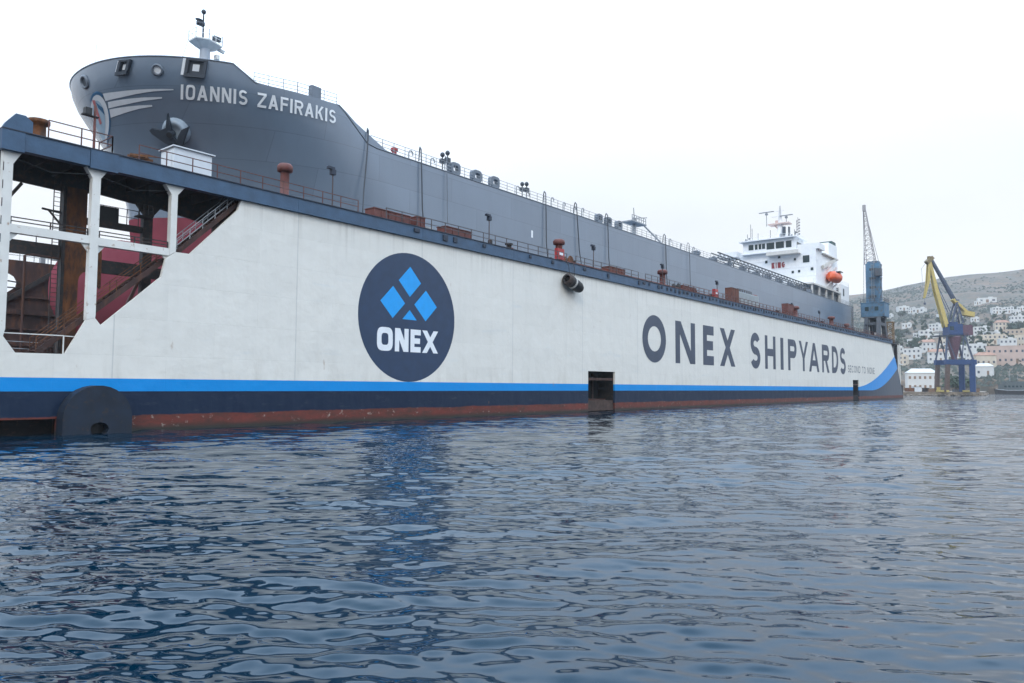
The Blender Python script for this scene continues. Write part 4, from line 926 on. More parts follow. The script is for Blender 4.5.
mb = MB().tube([sp(fm[0]-.25, 69, 36.9), sp(fm[0]-.25, 69, 40.1)], [.12, .07], 8); mb.ell(sp(fm[0]-.25, 69, 40.3), (.26, .26, .26), 10, 6); mb.ell(sp(fm[0]-.8, 68.8, 39.2), (.45, .3, .12), 10, 5); mb.box(*[v for q in zip(sp(fm[0]-1.0, 68.6, 0), sp(fm[0]-.3, 69, 0)) for v in q][:4], sp(0, 0, 38.7)[2], sp(0, 0, 39.05)[2]); obj('mast_light', mb, m_hgd, mast, True)
mb = MB().tube([sp(fm[0]+.5, 68.5, 36.95), sp(fm[0]+.5, 68.5, 38.0)], .05, 6); mb.box(*[v for q in zip(sp(fm[0]+.5, 68.2, 0), sp(fm[0]+1.25, 68.6, 0)) for v in q][:4], sp(0, 0, 37.55)[2], sp(0, 0, 37.95)[2]); obj('horn', mb, m_hgd, mast)
mb = MB().tube([sp(fm[0]-1.9, 68.6, 36.9), sp(32.2, 65, 30.3)], .025, 4); mb.tube([sp(fm[0]+1.9, 68.6, 36.9), sp(44, 62, 29)], .02, 4); obj('stay', mb, m_galv, mast)
obj('jackstaff', MB().tube([sp(26.5, 67.5, 28.7), sp(26.5, 67.5, 32.6)], .035, 5), m_sw, ship)
# ---------------------------------------------------------------- deckhouse
def sbox(mb, x0, x1, y0, y1, z0, z1, mi=0):
    a = sp(x0, y0, z0); b = sp(x1, y1, z1); return mb.box(a[0], b[0], a[1], b[1], a[2], b[2], mi)
m_shade = mat('ship_white_shaded', (.6, .57, .52), .5, var=.08)  # darker copy of the ship white, underside shade put into the colour
mb = MB(); sbox(mb, 193, 208, 55.4, 75, 29.2, 38.4); sbox(mb, 193.4, 210, 60.5, 77, 26.16, 29.19)
for z in (31.6, 34.0, 36.3): sbox(mb, 192.93, 192.99, 55.4, 75, z, z+.1)
house = obj('deckhouse', mb, m_sw, ship)
mb = MB(); sbox(mb, 187.5, 213, 54.7, 62, 28.75, 29.15)
for x in (188, 194, 200, 206, 212): sbox(mb, x, x+.4, 54.9, 55.3, 26.2, 28.74)
obj('boat_deck', mb, m_shade, ship)
mb = MB(); sbox(mb, 191.6, 199.5, 60.0, 74.2, 38.42, 38.75); sbox(mb, 190.8, 200, 59.6, 74.6, 41.75, 42.0); sbox(mb, 192, 199.5, 60.4, 73.8, 38.76, 41.74); br_ = obj('wheelhouse', mb, m_sw, ship)
for y0, y1 in ((65.5, 67.5), (63.0, 65.1), (61.1, 62.5), (67.9, 68.7), (68.9, 69.6), (69.9, 70.6), (71, 72.3)):
    mb = MB(); sbox(mb, 191.93, 191.99, y0, y1, 39.3 if y0 < 67.8 else 39.6, 41.0); obj('window', mb, m_glass, br_)
mb = MB(); sbox(mb, 194, 199, 60.3, 60.39, 39.3, 40.9); obj('window', mb, m_glass, br_)
for y, z, s_ in ((57.8, 36, 1.0), (61.2, 32.9, .35), (59.6, 33.0, .35), (56.4, 33.3, .4), (64.6, 37.2, .4), (60.6, 36.2, .35), (70, 32.9, .35), (68, 36.2, .4)):
    mb = MB(); sbox(mb, 192.9, 192.96, y-s_*.8, y+s_*.8, z-s_*.9, z+s_*.9); obj('window', mb, m_glass, house)
mb = MB(); sbox(mb, 190.6, 192.98, 59, 67.2, 37.4, 37.6); sbox(mb, 190.5, 190.6, 59, 67.2, 37.4, 38.3); obj('brow', mb, m_shade, ship)
mb = MB()
for k, (ch, y) in enumerate(zip('KING', (66.6, 65.5, 65.0, 63.95))):
    letters(mb, [(ch, 0, {'I': .22}.get(ch, .8), 0, 1.5, .24, 2)], lambda u, v, l, y=y: sp(192.85-l, y-u, 34.3+v))
obj('wall_lettering', mb, mat('dull_red', (.26, .035, .04), .5), ship, label='red KING lettering on the front of the white deckhouse')
mb = MB(); sbox(mb, 193, 198, 54.6, 60.0, 38.42, 38.8); sbox(mb, 193, 193.15, 54.6, 60, 38.81, 39.9); sbox(mb, 193.16, 198, 54.6, 54.75, 38.81, 39.9); bw2 = MB(); sbox(bw2, 193, 198, 76, 81.5, 38.42, 39.9); obj('bridge_wing', bw2, m_sw, ship)
mb.bar(sp(193.6, 57, 38.4), sp(193.6, 55.5, 35.4), .35, .9); obj('bridge_wing', mb, m_sw, ship)
mb = MB(); sbox(mb, 198.2, 211, 54.7, 60.3, 37.7, 38.0)
for a, b in ((sp(197.5, 55, 34.2), sp(209, 55, 37.6)), (sp(197.5, 60, 34.2), sp(209, 60, 37.6))): mb.bar(a, b, .5, .9)
obj('upper_deck', mb, m_shade, ship)
mb = MB(); V = [sp(x, y, z) for z, i in ((29, 0), (42.2, .6)) for x, y in ((206+i, 56), (215-i, 56), (215-i, 63), (206+i, 63))]
mb.add(V, [(0, 1, 5, 4), (1, 2, 6, 5), (2, 3, 7, 6), (3, 0, 4, 7), (4, 5, 6, 7)]); fun = obj('funnel', mb, m_sw, ship)
mb = MB(); sbox(mb, 210.5, 214.2, 56.2, 62.8, 42.22, 43.2); obj('funnel_cap', mb, mat('dark_green', (.02, .07, .065), .5), fun)
mb = MB(); sbox(mb, 213.2, 221.5, 54.8, 61, 26.2, 31.6); blk = obj('aft_house', mb, m_sw, ship)
mb = MB(); sbox(mb, 213.1, 213.18, 55.4, 56.2, 26.6, 30.6); sbox(mb, 213.1, 213.18, 57.6, 58.6, 28.8, 30.2); sbox(mb, 215.2, 216.2, 54.72, 54.78, 28.5, 30.5); obj('door', mb, m_hgd, blk)
for q in ([(213.3, 54.9, 31.6), (221.4, 54.9, 31.6), (221.4, 60.9, 31.6)], [(188, 54.8, 29.16), (212.8, 54.8, 29.16)], [(192, 73.6, 42), (192, 60.1, 42), (199.5, 60.1, 42)]): obj('deckhouse_rail', MB().rail([sp(*v) for v in q], 1.0, 1.3, .03), m_sw, ship)
# lights, dish posts and whip aerials on the wheelhouse top
mb = MB().tube([sp(196, 65.2, 42), sp(196, 65.2, 46.3), sp(196, 65.2, 51.4)], [.95, .7, .12], 10); mb.bar(sp(197.8, 63.6, 42), sp(196.2, 65, 46), .35); mb.bar(sp(197.8, 66.8, 42), sp(196.2, 65.4, 46), .35); mb.bar(sp(196, 63, 48.6), sp(196, 67.4, 48.6), .12); mb.bar(sp(196, 64, 50), sp(196, 66.4, 50), .1); rm = obj('radar_mast', mb, m_sw, ship, True)
mb = MB(); sbox(mb, 194.6, 197.4, 62.6, 68, 46.3, 46.6); mb.bar(sp(196, 66.8, 46.5), sp(196, 65.3, 44.6), .3); sbox(mb, 195.6, 196.4, 65.6, 66.4, 46.7, 47.5); obj('mast_platform', mb, mat('salmon_paint', (.6, .45, .4), .5), rm)
for y, z, hw in ((68.6, 50.0, 2.0), (63.4, 48.5, 1.7)):
    mb = MB(); mb.bar(sp(195.4, y-hw, z), sp(195.4, y+hw, z), .28, .22); mb.tube([sp(195.4, y, 46.5 if y < 66 else 46.2), sp(195.4, y, z)], .09, 6); sbox(mb, 195.1, 195.7, y-.3, y+.3, z-.75, z-.3); mb.bar(sp(195.4, y, 46.6), sp(196, 65.5, 46.5), .1); obj('radar_scanner', mb, mat('scanner_grey', (.2, .22, .24), .5), rm)
for y, z in ((73.7, 44.6), (72.8, 47.2), (72.4, 46.0), (70.8, 44.5), (67.5, 45), (60.6, 46.8), (61.2, 44.4)): obj('aerial', MB().tube([sp(195, y, 42), sp(195, y, z)], .07, 5), m_hgd, ship)
for y, z in ((74.1, 43.0), (73.2, 43.3), (62.6, 43), (61.9, 42.9), (60.9, 43.5)): obj('deck_lamp', MB().ell(sp(194.8, y, z), (.3, .3, .34), 8, 6).tube([sp(194.8, y, 42), sp(194.8, y, z)], .06, 5), m_hgd, ship)
for q in ((63.5, 64.2, 42.0, 45.4), (64.5, 64.9, 42, 43.6), (62.4, 62.7, 42, 45.2)):
    mb = MB(); sbox(mb, 194.5, 195.2, *q); obj('signal_locker', mb, m_hgd, ship)
mb = MB().tube([sp(195, 60.3, 42), sp(195, 60.3, 47.4)], .06, 5)
for k in range(6): mb.bar(sp(195, 60.7, 42.6+k*.75), sp(194.6, 59.8, 43+k*.75), .09); mb.ell(sp(194.8, 59.9, 43+k*.75), (.2, .2, .2), 6, 4)
obj('light_mast', mb, m_hgd, ship)
# davit and its orange boat (the boat hangs in the davit)
mb = MB()
for x in (202, 207): mb.bar(sp(x, 57.5, 29.2), sp(x, 56.2, 33.2), .5, .6); mb.bar(sp(x, 56.2, 33.2), sp(x, 54.2, 35.3), .45, .5); mb.bar(sp(x, 54.2, 35.3), sp(x, 54.2, 34.3), .12); mb.bar(sp(x, 56, 29.3), sp(x, 54.2, 30.8), .35)
obj('davit', mb, m_sw, ship)
lb = thing('lifeboat', 'bright orange enclosed lifeboat hanging beside the white deckhouse', 'lifeboat', sp(204.5, 54.2, 30.9))
mb = MB(); V = []; k_ = 14
for f, wd, h0, h1 in ((-1, .05, .75, 1.5), (-.9, .55, .35, 2.1), (-.65, .9, .1, 2.7), (-.2, 1, 0, 3.0), (.3, 1, 0, 3.1), (.65, .92, .08, 3.4), (.85, .7, .25, 3.0), (1, .25, .6, 1.8)):
    for k in range(k_):
        a = 2*PI*k/k_; V.append(sp(204.5+f*4.3, 54.2+1.55*wd*math.cos(a)*(1 if math.sin(a) < .3 else .85), 30.9+(h0+h1)/2+(h1-h0)/2*math.sin(a)))
mb.add(V, [(i*k_+k, i*k_+(k+1) % k_, (i+1)*k_+(k+1) % k_, (i+1)*k_+k) for i in range(7) for k in range(k_)]+[tuple(range(k_))[::-1], tuple(range(7*k_, 8*k_))])
obj('hull', mb, mat('lifeboat_orange', (.72, .1, .015), .4, var=.08), lb, True)
mb = MB(); sbox(mb, 205.5, 208, 52.85, 55.5, 33.75, 34.0); sbox(mb, 200.6, 203, 52.6, 52.66, 33.0, 33.3); obj('window', mb, m_glass, lb)

# hoses and ropes that hang down the ship's side
NUM = ['nearest the bow', 'second from the bow', 'third from the bow', 'fourth from the bow', 'fifth from the bow', 'sixth from the bow', 'seventh from the bow', 'nearest the white deckhouse']
for k, (x, sway) in enumerate(((48.9, -1.0), (56.4, .3), (60.5, .1), (79.8, 0), (87.3, .9), (95.8, .2), (114.9, 0), (124.3, 0))):
    pts = [(x+.35, 58.5, 28.0), (x+.3, 58.35, 29.2), (x+.12, 58.1, 29.45), (x, 57.8, 29.1), (x+sway*.2, 57.72, 26.5), (x+sway*.6, 57.66, 22.5), (x+sway, 57.3, 19.0), (x+sway, 53.8, 17.86)]
    o = obj('hanging_hose', MB().tube(pts, .075 if k not in (2, 7) else .05, 6), m_hgd if k != 2 else m_hg, None, True)
    tag(o, f'dark hose hanging over the rail down the grey ship side, {NUM[k]}', 'hose', 'hoses hanging down the ship side')

# ================================================================== CRANES
m_cblue = mat('crane_grey_blue', (.07, .155, .24), .6, var=.35, rust=(.12, .1, .09), rustamt=.3, scale=.5)
m_cgrey = mat('crane_leg_grey', (.075, .085, .1), .6, var=.25, rust=RUST, rustamt=.15, scale=.8)
m_jib = mat('jib_pale', (.3, .28, .28), .5, var=.2)
cx, cy, cz = 238.0, 51.8, 17.86
t = thing('portal_crane', 'grey blue tower crane with thin lattice jib standing on the dock wall', 'crane', (cx, cy, cz))
for sx in (-1, 1):
    for sy in (-1, 1):
        obj('leg', MB().bar((cx+sx*4.2, cy+sy*1.75, cz), (cx+sx*2.9, cy+sy*1.6, cz+5.9), 1.25, 1.25, 0, 1.0, 1.0), m_cgrey, t)
mb = MB()
for sy in (-1, 1): mb.bar((cx-3.4, cy+sy*1.7, cz+4.2), (cx+3.4, cy+sy*1.7, cz+4.2), .8, .9)
for sx in (-1, 1): mb.bar((cx+sx*3.3, cy-1.1, cz+4.2), (cx+sx*3.3, cy+1.1, cz+4.2), .7, .8)
mb.box(cx-3.3, cx+3.3, cy-2.4, cy+2.4, cz+5.9, cz+6.3); mb.lathe((cx, cy, cz+1.9), [(.9, 0), (1.0, 3.9)], 12); obj('portal', mb, m_cgrey, t)
mb = MB().box(cx-3.1, cx+3.1, cy-3.2, cy+3.2, cz+6.302, cz+10.3); mb.box(cx-3.2, cx+3.2, cy-3.3, cy+3.3, cz+10.31, cz+10.5); mh = obj('machinery_house', mb, m_cblue, t)
for y in (-1.6, 1.0): obj('window', MB().box(cx-3.16, cx-3.11, cy+y, cy+y+1, cz+8, cz+9.2), m_glass, mh)
obj('tower', MB().box(cx-1.75, cx+1.75, cy-1.75, cy+1.75, cz+10.51, cz+22.3).box(cx-1.95, cx-1.76, cy-1.9, cy-1.3, cz+10.6, cz+22.2).box(cx-1.95, cx-1.76, cy+1.3, cy+1.9, cz+10.6, cz+22.2).box(cx-1.5, cx+1.5, cy-1.5, cy+1.5, cz+22.31, cz+22.9), m_cblue, t)
for k in range(4):
    obj('tower_opening', MB().box(cx-1.85, cx-1.76, cy-.9, cy+.9, cz+12+k*2.7, cz+12.7+k*2.7), m_hgd, t); obj('tower_opening', MB().box(cx-.8, cx+.8, cy-1.85, cy-1.76, cz+12+k*2.7, cz+12.7+k*2.7), m_hgd, t)
tip = Vector((cx-1.55, cy+1.95, cz+39.4)); bs = Vector((cx-.35, cy+.8, cz+22.3))
mb = MB().lattice(bs, tip, 2.7, .45, 12, .075, .045); mb.box(tip.x-.4, tip.x+.4, tip.y-.4, tip.y+.4, tip.z-1.2, tip.z+.6); obj('jib', mb, m_jib, t)
obj('gallery_rail', MB().rail([(cx-3.2, cy+3.2, cz+10.5), (cx-3.2, cy-3.2, cz+10.5), (cx+3.2, cy-3.2, cz+10.5)], 1.1, 1.2, .05), m_cgrey, t)
obj('driver_cab', MB().box(cx-3.6, cx-1.76, cy-2.6, cy-.9, cz+18.2, cz+20.4).box(cx-3.65, cx-3.601, cy-2.5, cy-1, cz+19, cz+20.1), m_cgrey, t)
mb = MB()
for k in range(28): mb.bar((cx-1.9, cy-.35, cz+11+k*.4), (cx-1.9, cy+.35, cz+11+k*.4), .06)
mb.bar((cx-1.9, cy-.35, cz+10.6), (cx-1.9, cy-.35, cz+22.5), .07); mb.bar((cx-1.9, cy+.35, cz+10.6), (cx-1.9, cy+.35, cz+22.5), .07); obj('ladder', mb, m_galv, t)
mb = MB()
for k in range(3):
    mb.bar((cx-1.5, cy-1.82, cz+10.8+k*3.8), (cx+1.5, cy-1.82, cz+14.4+k*3.8), .18, .1)
obj('tower_brace', mb, m_cgrey, t)
mb = MB().tube([tip, (cx-1.9, cy+2.6, cz+10.5)], .06, 4); mb.tube([tip+Vector((.2, 0, 0)), (cx+1.2, cy-1.2, cz+22.5)], .06, 4); obj('hoist_rope', mb, m_cgrey, t)

fv = Vector((math.cos(YAW), math.sin(YAW), 0)); rv = Vector((math.sin(YAW), -math.cos(YAW), 0)); KB = .4595
OB = polar(948, 340)
def cb(a, b, d=0.0):
    """crane drawing coordinates: a to the right, b downwards, d away, from the elevation of the crane"""
    p = OB+rv*(a-948)*KB+fv*d; return Vector((p.x, p.y, 3+(389.2-b)*KB))
m_yel = mat('crane_yellow', (.5, .38, .12), .5, var=.12, rust=RUST, rustamt=.05); m_cb = mat('crane_blue', (.013, .045, .14), .5, var=.2, rust=RUST, rustamt=.06); m_pur = mat('crane_maroon', (.11, .05, .07), .6, var=.25)
m_cst = mat('crane_strut', (.06, .075, .12), .5, var=.2)
t = thing('portal_crane', 'yellow and blue harbour crane with folded double jib on the quay', 'crane', (OB.x, OB.y, 1.75))
for d in (-4, 4):
    obj('leg', MB().bar(cb(967, 391.8, d), cb(967, 362, d), 2.4, 2.2), m_cb, t)
    obj('leg', MB().bar(cb(941, 391.8, d), cb(943, 362, d), 1.4, 1.6), mat('leg_brown', (.09, .07, .06), .7, var=.3, rust=RUST), t)
    obj('portal_beam', MB().bar(cb(940, 362.3, d), cb(970.5, 362.3, d), 1.8, 2.2), m_cb, t)
    obj('strut', MB().bar(cb(944.5, 336, d*.7), cb(941, 361, d), .7), m_cst, t); obj('strut', MB().bar(cb(962, 336, d*.7), cb(968.5, 361, d), .7), m_cst, t)
    obj('strut', MB().bar(cb(945, 338, d*.7), cb(951.5, 361, d), .4), m_cst, t); obj('strut', MB().bar(cb(961, 338, d*.7), cb(957, 361, d), .4), m_cst, t)
mb = MB()
for a in (941, 967): mb.bar(cb(a, 391, -5), cb(a, 391, 5), 1.2, .9)
obj('bogie', mb, m_yel, t)
c = cb(954.5, 362); mb = MB().lathe((c.x, c.y, c.z), [(1.0, 0), (1.2, 2), (3.3, 11.2), (3.3, 11.8)], 16); obj('slew_column', mb, m_pur, t, True)
c = cb(951, 336.5); mb = MB().bar(cb(936.5, 336.2), cb(965.5, 336.2), 6, .6); obj('slew_platform', mb, m_hgd, t)
mb = MB().bar(cb(947, 329.5), cb(961, 329.5), 5, 5); mb.bar(cb(949, 323.6), cb(957, 323.6), 3.6, 1.4); mh = obj('machinery_house', mb, m_cb, t); obj('window', MB().bar(cb(948, 328.5, -2.53), cb(952, 328.5, -2.53), .06, 1.8), m_glass, mh)
obj('engine_house', MB().bar(cb(961.2, 330.5), cb(971, 330), 4.6, 4.7), m_pur, t)
mb = MB()
for d in (-1.6, 1.6):
    mb.bar(cb(951.5, 323, d), cb(957.5, 302, d*.6), .6); mb.bar(cb(963, 323, d), cb(958, 302, d*.6), .55); mb.bar(cb(955, 323, d), cb(961, 306, d*.6), .35)
mb.bar(cb(957.6, 302, -1), cb(957.6, 302, 1), .8); obj('a_frame', mb, m_cst, t)
mb = MB()
for d in (-1.3, 1.3): mb.bar(cb(947, 327, d), cb(938, 290, d*.7), .5, 1.7, 0, .45, 1.6); mb.bar(cb(938, 290, d*.7), cb(932.3, 259, d*.5), .45, 1.6, 0, .4, .9)
for k in range(9): mb.bar(cb(946-k*1.5, 323-k*7, -1.2+k*.07), cb(945.5-k*1.5, 320-k*7, 1.2-k*.07), .25)
boom = obj('boom', mb, m_yel, t)
mb = MB().lathe(cb(932.5, 257.5), [(.9, -.9), (.9, .9)], 12); mb.bar(cb(929.5, 262), cb(935.5, 256.5), 2.4, 1.6); obj('boom_head', mb, mat('head_brown', (.2, .15, .07), .6), t)
mb = MB()
for d in (-.8, .8): mb.bar(cb(932, 260, d), cb(930.3, 281, d), .3, .9, 0, .3, 1.2); mb.bar(cb(930.3, 281, d), cb(926.3, 298, d*.6), .3, 1.1, 0, .25, .5)
obj('fly_jib', mb, m_yel, t)
mb = MB()
for d in (-.9, .9): mb.bar(cb(934, 258, d*.6), cb(956.5, 300, d), .5, .9); mb.bar(cb(934.8, 275, d*.6), cb(951, 312, d), .25)
mb.bar(cb(956.5, 300, -1), cb(960, 300, -1), .5); obj('back_stay', mb, m_cst, t)
mb = MB().bar(cb(954.5, 299), cb(970, 314), 2.4, 1.1); mb.bar(cb(964.5, 312.5), cb(974.5, 314.5), 3.2, 2.2); obj('counterweight', mb, m_yel, t)
mb = MB()
for q in ((936.6, 335.6, 947, 335.6), (961, 335.6, 965.4, 335.6)): mb.rail([cb(q[0], q[1], -2.9), cb(q[2], q[3], -2.9)], 1.1, 1.5, .06)
obj('platform_rail', mb, m_cst, t)
mb = MB()
for k in range(14): mb.bar(cb(957.5-k*.28, 302+k*1.5, -1.7), cb(958.6-k*.28, 302+k*1.5, -1.7), .12)
obj('ladder', mb, m_galv, t)
mb = MB().tube([cb(931.5, 259), cb(924.5, 268), cb(925.5, 296)], .07, 4); mb.tube([cb(926.3, 298), cb(926.6, 303)], .07, 4); mb.bar(cb(926.6, 302.5), cb(926.7, 304.5), .7); obj('hook_rope', mb, m_cst, t)

# ================================================================== TOWN, TREES, QUAYSIDE
m_pl = {'white': mat('plaster_white', (.58, .57, .55), .8, var=.06, scale=.3), 'cream': mat('plaster_cream', (.56, .48, .38), .8, var=.08, scale=.3), 'pink': mat('plaster_pink', (.5, .37, .31), .8, var=.08, scale=.3), 'ochre': mat('plaster_ochre', (.44, .34, .25), .8, var=.08, scale=.3)}
m_win = mat('window_dark', (.05, .06, .08), .3, var=.2); m_tile = mat('roof_tile', (.34, .19, .13), .8, var=.2, scale=1); m_brown = mat('shutter_brown', (.2, .12, .07), .7, var=.2)
def building(name, label, cat, wd, dp, ht, rows, ncol, paint, roof='flat', group=None, band=None, wing=False):
    t = thing(name, label, cat, (0, 0, 0), group)
    mb = MB().box(-wd/2, wd/2, -dp/2, dp/2, -4, ht)
    if wing: mb.box(wd/2+.003, wd*.95, -dp/2+1.2, dp/2, -4, ht*.6)
    obj('wall', mb, m_pl[paint], t)
    if roof == 'flat':
        mb = MB()
        for a, b, c, d in ((-wd/2-.1, wd/2+.1, -dp/2-.1, -dp/2+.2), (-wd/2-.1, wd/2+.1, dp/2-.2, dp/2+.1), (-wd/2-.1, -wd/2+.2, -dp/2+.21, dp/2-.21), (wd/2-.2, wd/2+.1, -dp/2+.21, dp/2-.21)): mb.box(a, b, c, d, ht+.003, ht+.5)
        mb.box(wd*.1, wd*.35, 0, dp*.3, ht+.003, ht+1.6); obj('parapet', mb, m_pl[paint], t)
    else:
        m_ = m_tile if roof == 'tile' else m_pl['white']; e = .5; hh = dp*.28
        mb = MB().add([(-wd/2-e, -dp/2-e, ht+.01), (wd/2+e, -dp/2-e, ht+.01), (wd/2+e, dp/2+e, ht+.01), (-wd/2-e, dp/2+e, ht+.01), (-wd/2+dp*.3, 0, ht+hh), (wd/2-dp*.3, 0, ht+hh)], [(0, 1, 5, 4), (1, 2, 5), (2, 3, 4, 5), (3, 0, 4), (3, 2, 1, 0)]); obj('roof', mb, m_, t)
    for r_ in range(rows):
        z = ht*(r_+.32)/rows; wh = min(1.7, ht/rows*.5)
        for k in range(ncol):
            x = -wd/2+wd*(k+.5)/ncol; ww = min(1.3, wd/ncol*.45)
            if r_ == 0 and k == ncol//2: obj('door', MB().box(x-ww*.5, x+ww*.5, -dp/2-.06, -dp/2-.003, 0, z+wh), m_brown, t)
            else: obj('window', MB().box(x-ww/2, x+ww/2, -dp/2-.06, -dp/2-.003, z, z+wh), m_win if not band else m_brown, t)
    return t
def face(x, y, turn=0): return math.atan2(y, x)-PI/2+turn
protos = [building('house', 'x', 'house', 8, 7, 4.2, 1, 3, 'white'), building('house', 'x', 'house', 8, 7, 6.2, 2, 3, 'white', wing=True), building('house', 'x', 'house', 8, 8, 5.0, 1, 4, 'cream'), building('house', 'x', 'house', 9, 8, 6.5, 2, 3, 'white', 'tile')]
G1, G2, G3 = 'houses scattered over the hillside', 'houses on the lower slope', 'houses in the white hillside cluster'
SPOTS = [(1162, 262, 11.7, 0, 'low white house high on the hill left of the blue grey tower crane', G1), (1086, 230, 9.4, 0, 'low white house high on the hill behind the blue grey crane tower', G1),
 (1077, 201, 13.1, 0, 'long low white house on the hill right of the blue grey crane', G1), (1044, 184, 7.6, 1, 'tiny white two storey house on the high slope between the two cranes', G1), (1028, 173, 13.6, 0, 'long white house high on the slope left of the yellow jib', G1),
 (1053, 105, 19.3, 0, 'longest white house alone on the high slope right of the yellow crane', G1), (1044, 113, 7.2, 0, 'tiny white house just left of the longest hillside house', G1),
 (944, 86, 8.6, 1, 'white house in the close cluster on the hill right of the yellow crane', G3), (954, 80, 6.5, 0, 'white house in the close cluster on the hill right of the yellow crane', G3), (946, 74, 7.5, 1, 'white house in the close cluster on the hill right of the yellow crane', G3), (934, 67, 7.3, 0, 'white house in the close cluster on the hill right of the yellow crane', G3), (961, 65, 6.5, 0, 'white house in the close cluster on the hill right of the yellow crane', G3),
 (899, 164, 8.7, 0, 'small white house on the middle slope right of the dock end tower', G1), (859, 131, 9.2, 1, 'white two storey house half hidden behind the yellow boom foot', G1), (799, 130, 11.5, 1, 'wide white two storey house with rows of dark windows left of the crane house', G2), (813, 139, 7.8, 0, 'small white house touching the left side of the wide two storey house', G2),
 (775, 74, 11.5, 1, 'large white two storey house on the slope right of the crane engine house', G2), (761, 66, 7.8, 0, 'low white house just right of the large white two storey house', G2), (753, 80, 9.5, 2, 'cream house just below the large white two storey house', G2), (776, 137, 7.5, 0, 'low white house below the wide two storey house near the dark trees', G2),
 (740, 106, 7.9, 0, 'low white house behind the maroon slewing column of the crane', G2), (729, 140, 7.1, 0, 'low white house just above the quay house roof', G2), (756, 57, 8.5, 2, 'cream house at the right edge above the pink buildings', G2), (792, 55, 7.1, 3, 'small house with orange tiled roof at the right edge of the slope', G2),
 (818, 110, 5.8, 0, 'tiny white house behind the blue machinery house of the crane', G2), (1037, 209, 7.7, 0, 'tiny white house on the hill just right of the crane machinery house', G1), (903, 101, 7.3, 0, 'small white house below the crane counterweight', G1), (933, 113, 5.4, 0, 'tiny white house beside the crane counterweight', G1), (836, 70, 5.7, 2, 'tiny cream house on the bare middle slope at the right', G1), (939, 138, 5.6, 0, 'tiny white house seen through the crane stays', G1), (746, 118, 7.1, 3, 'small white house with orange roof left of the crane slewing column', G2)]
seen = set()
for x, y, wd, k, lab, grp in SPOTS:
    p = protos[k]; s_ = wd/(8 if k < 3 else 9); z = terrain(x, y)
    o = p if k not in seen else dup(p, (0, 0, 0)); seen.add(k)
    o.location = (x, y, z); o.rotation_euler = (0, 0, face(x, y, random.uniform(-.5, .5))); o.scale = (s_, min(1.2, s_), min(1.25, max(.9, s_**.5)))
    o['label'] = lab; o['group'] = grp
def put(b, px, depth, turn=0, z=None):
    p = polar(px, depth); b.location = (p.x, p.y, terrain(p.x, p.y) if z is None else z); b.rotation_euler = (0, 0, face(p.x, p.y, turn))
m_ = 'buildings behind the quay'
put(building('quay_house', 'white two storey quay house with brown window bands left of the yellow crane', 'house', 17, 10, 11.2, 2, 6, 'white', 'hip', m_, band=True), 921, 470, .15)
put(building('warehouse', 'long pink building behind the dark moored boat', 'building', 38, 12, 13, 2, 11, 'pink', 'flat', m_), 1018, 545, -.05)
put(building('warehouse', 'low building with orange tiled roof right of the blue crane leg', 'building', 13, 9, 8.5, 1, 4, 'cream', 'tile', m_), 985, 548, .2)
put(building('shed', 'plain white boat shed beside the moored boat', 'shed', 11, 8, 7.0, 1, 2, 'white', 'hip', m_), 984, 515, -.1)
put(building('town_house', 'cream building on the rise above the orange roof', 'house', 20, 10, 7.5, 2, 6, 'cream', 'flat', m_), 993, 640, .1)
put(building('town_house', 'ochre building at the right edge above the pink building', 'house', 22, 10, 8, 2, 7, 'ochre', 'flat', m_), 1019, 650, -.1)
put(building('town_house', 'white building seen between the blue crane legs above the green bush', 'house', 16, 9, 8.5, 2, 4, 'white', 'flat', m_), 957, 600, 0)
put(building('town_house', 'white building just right of the blue crane portal beam', 'house', 13, 9, 9, 2, 4, 'white', 'flat', m_), 977, 600, .2)
put(building('town_house', 'white building behind the brown left leg of the yellow crane', 'house', 14, 9, 8, 2, 4, 'white', 'tile', m_), 938, 590, .1)
for px, d, wd, ht, paint, roof, lab in ((900, 600, 12, 7, 'cream', 'flat', 'cream building peeping out beside the dark dock end frame'), (913, 620, 13, 8, 'white', 'flat', 'white building just above the left part of the quay house roof'), (928, 640, 12, 8, 'white', 'tile', 'white building with orange roof above the right part of the quay house'),
    (948, 660, 11, 8, 'cream', 'flat', 'cream building behind the foot of the maroon slewing column'), (966, 660, 11, 8, 'white', 'flat', 'white building behind the right upper strut of the crane'), (983, 690, 13, 7, 'white', 'flat', 'long white building on the rise left of the cream one'), (1008, 610, 12, 9, 'white', 'flat', 'white building squeezed between cream and ochre buildings'),
    (1003, 700, 12, 7, 'cream', 'tile', 'cream house with orange roof on the second row of the rise'), (1024, 610, 9, 10, 'cream', 'flat', 'tall cream building cut by the right edge'), (1019, 720, 12, 8, 'white', 'flat', 'white building on the top row of the town at the right'), (973, 570, 9, 7, 'white', 'flat', 'small white building right behind the blue crane leg')):
    put(building('town_house', lab, 'house', wd, 9, ht, 2, 4, paint, roof, m_), px, d, random.uniform(-.3, .3))
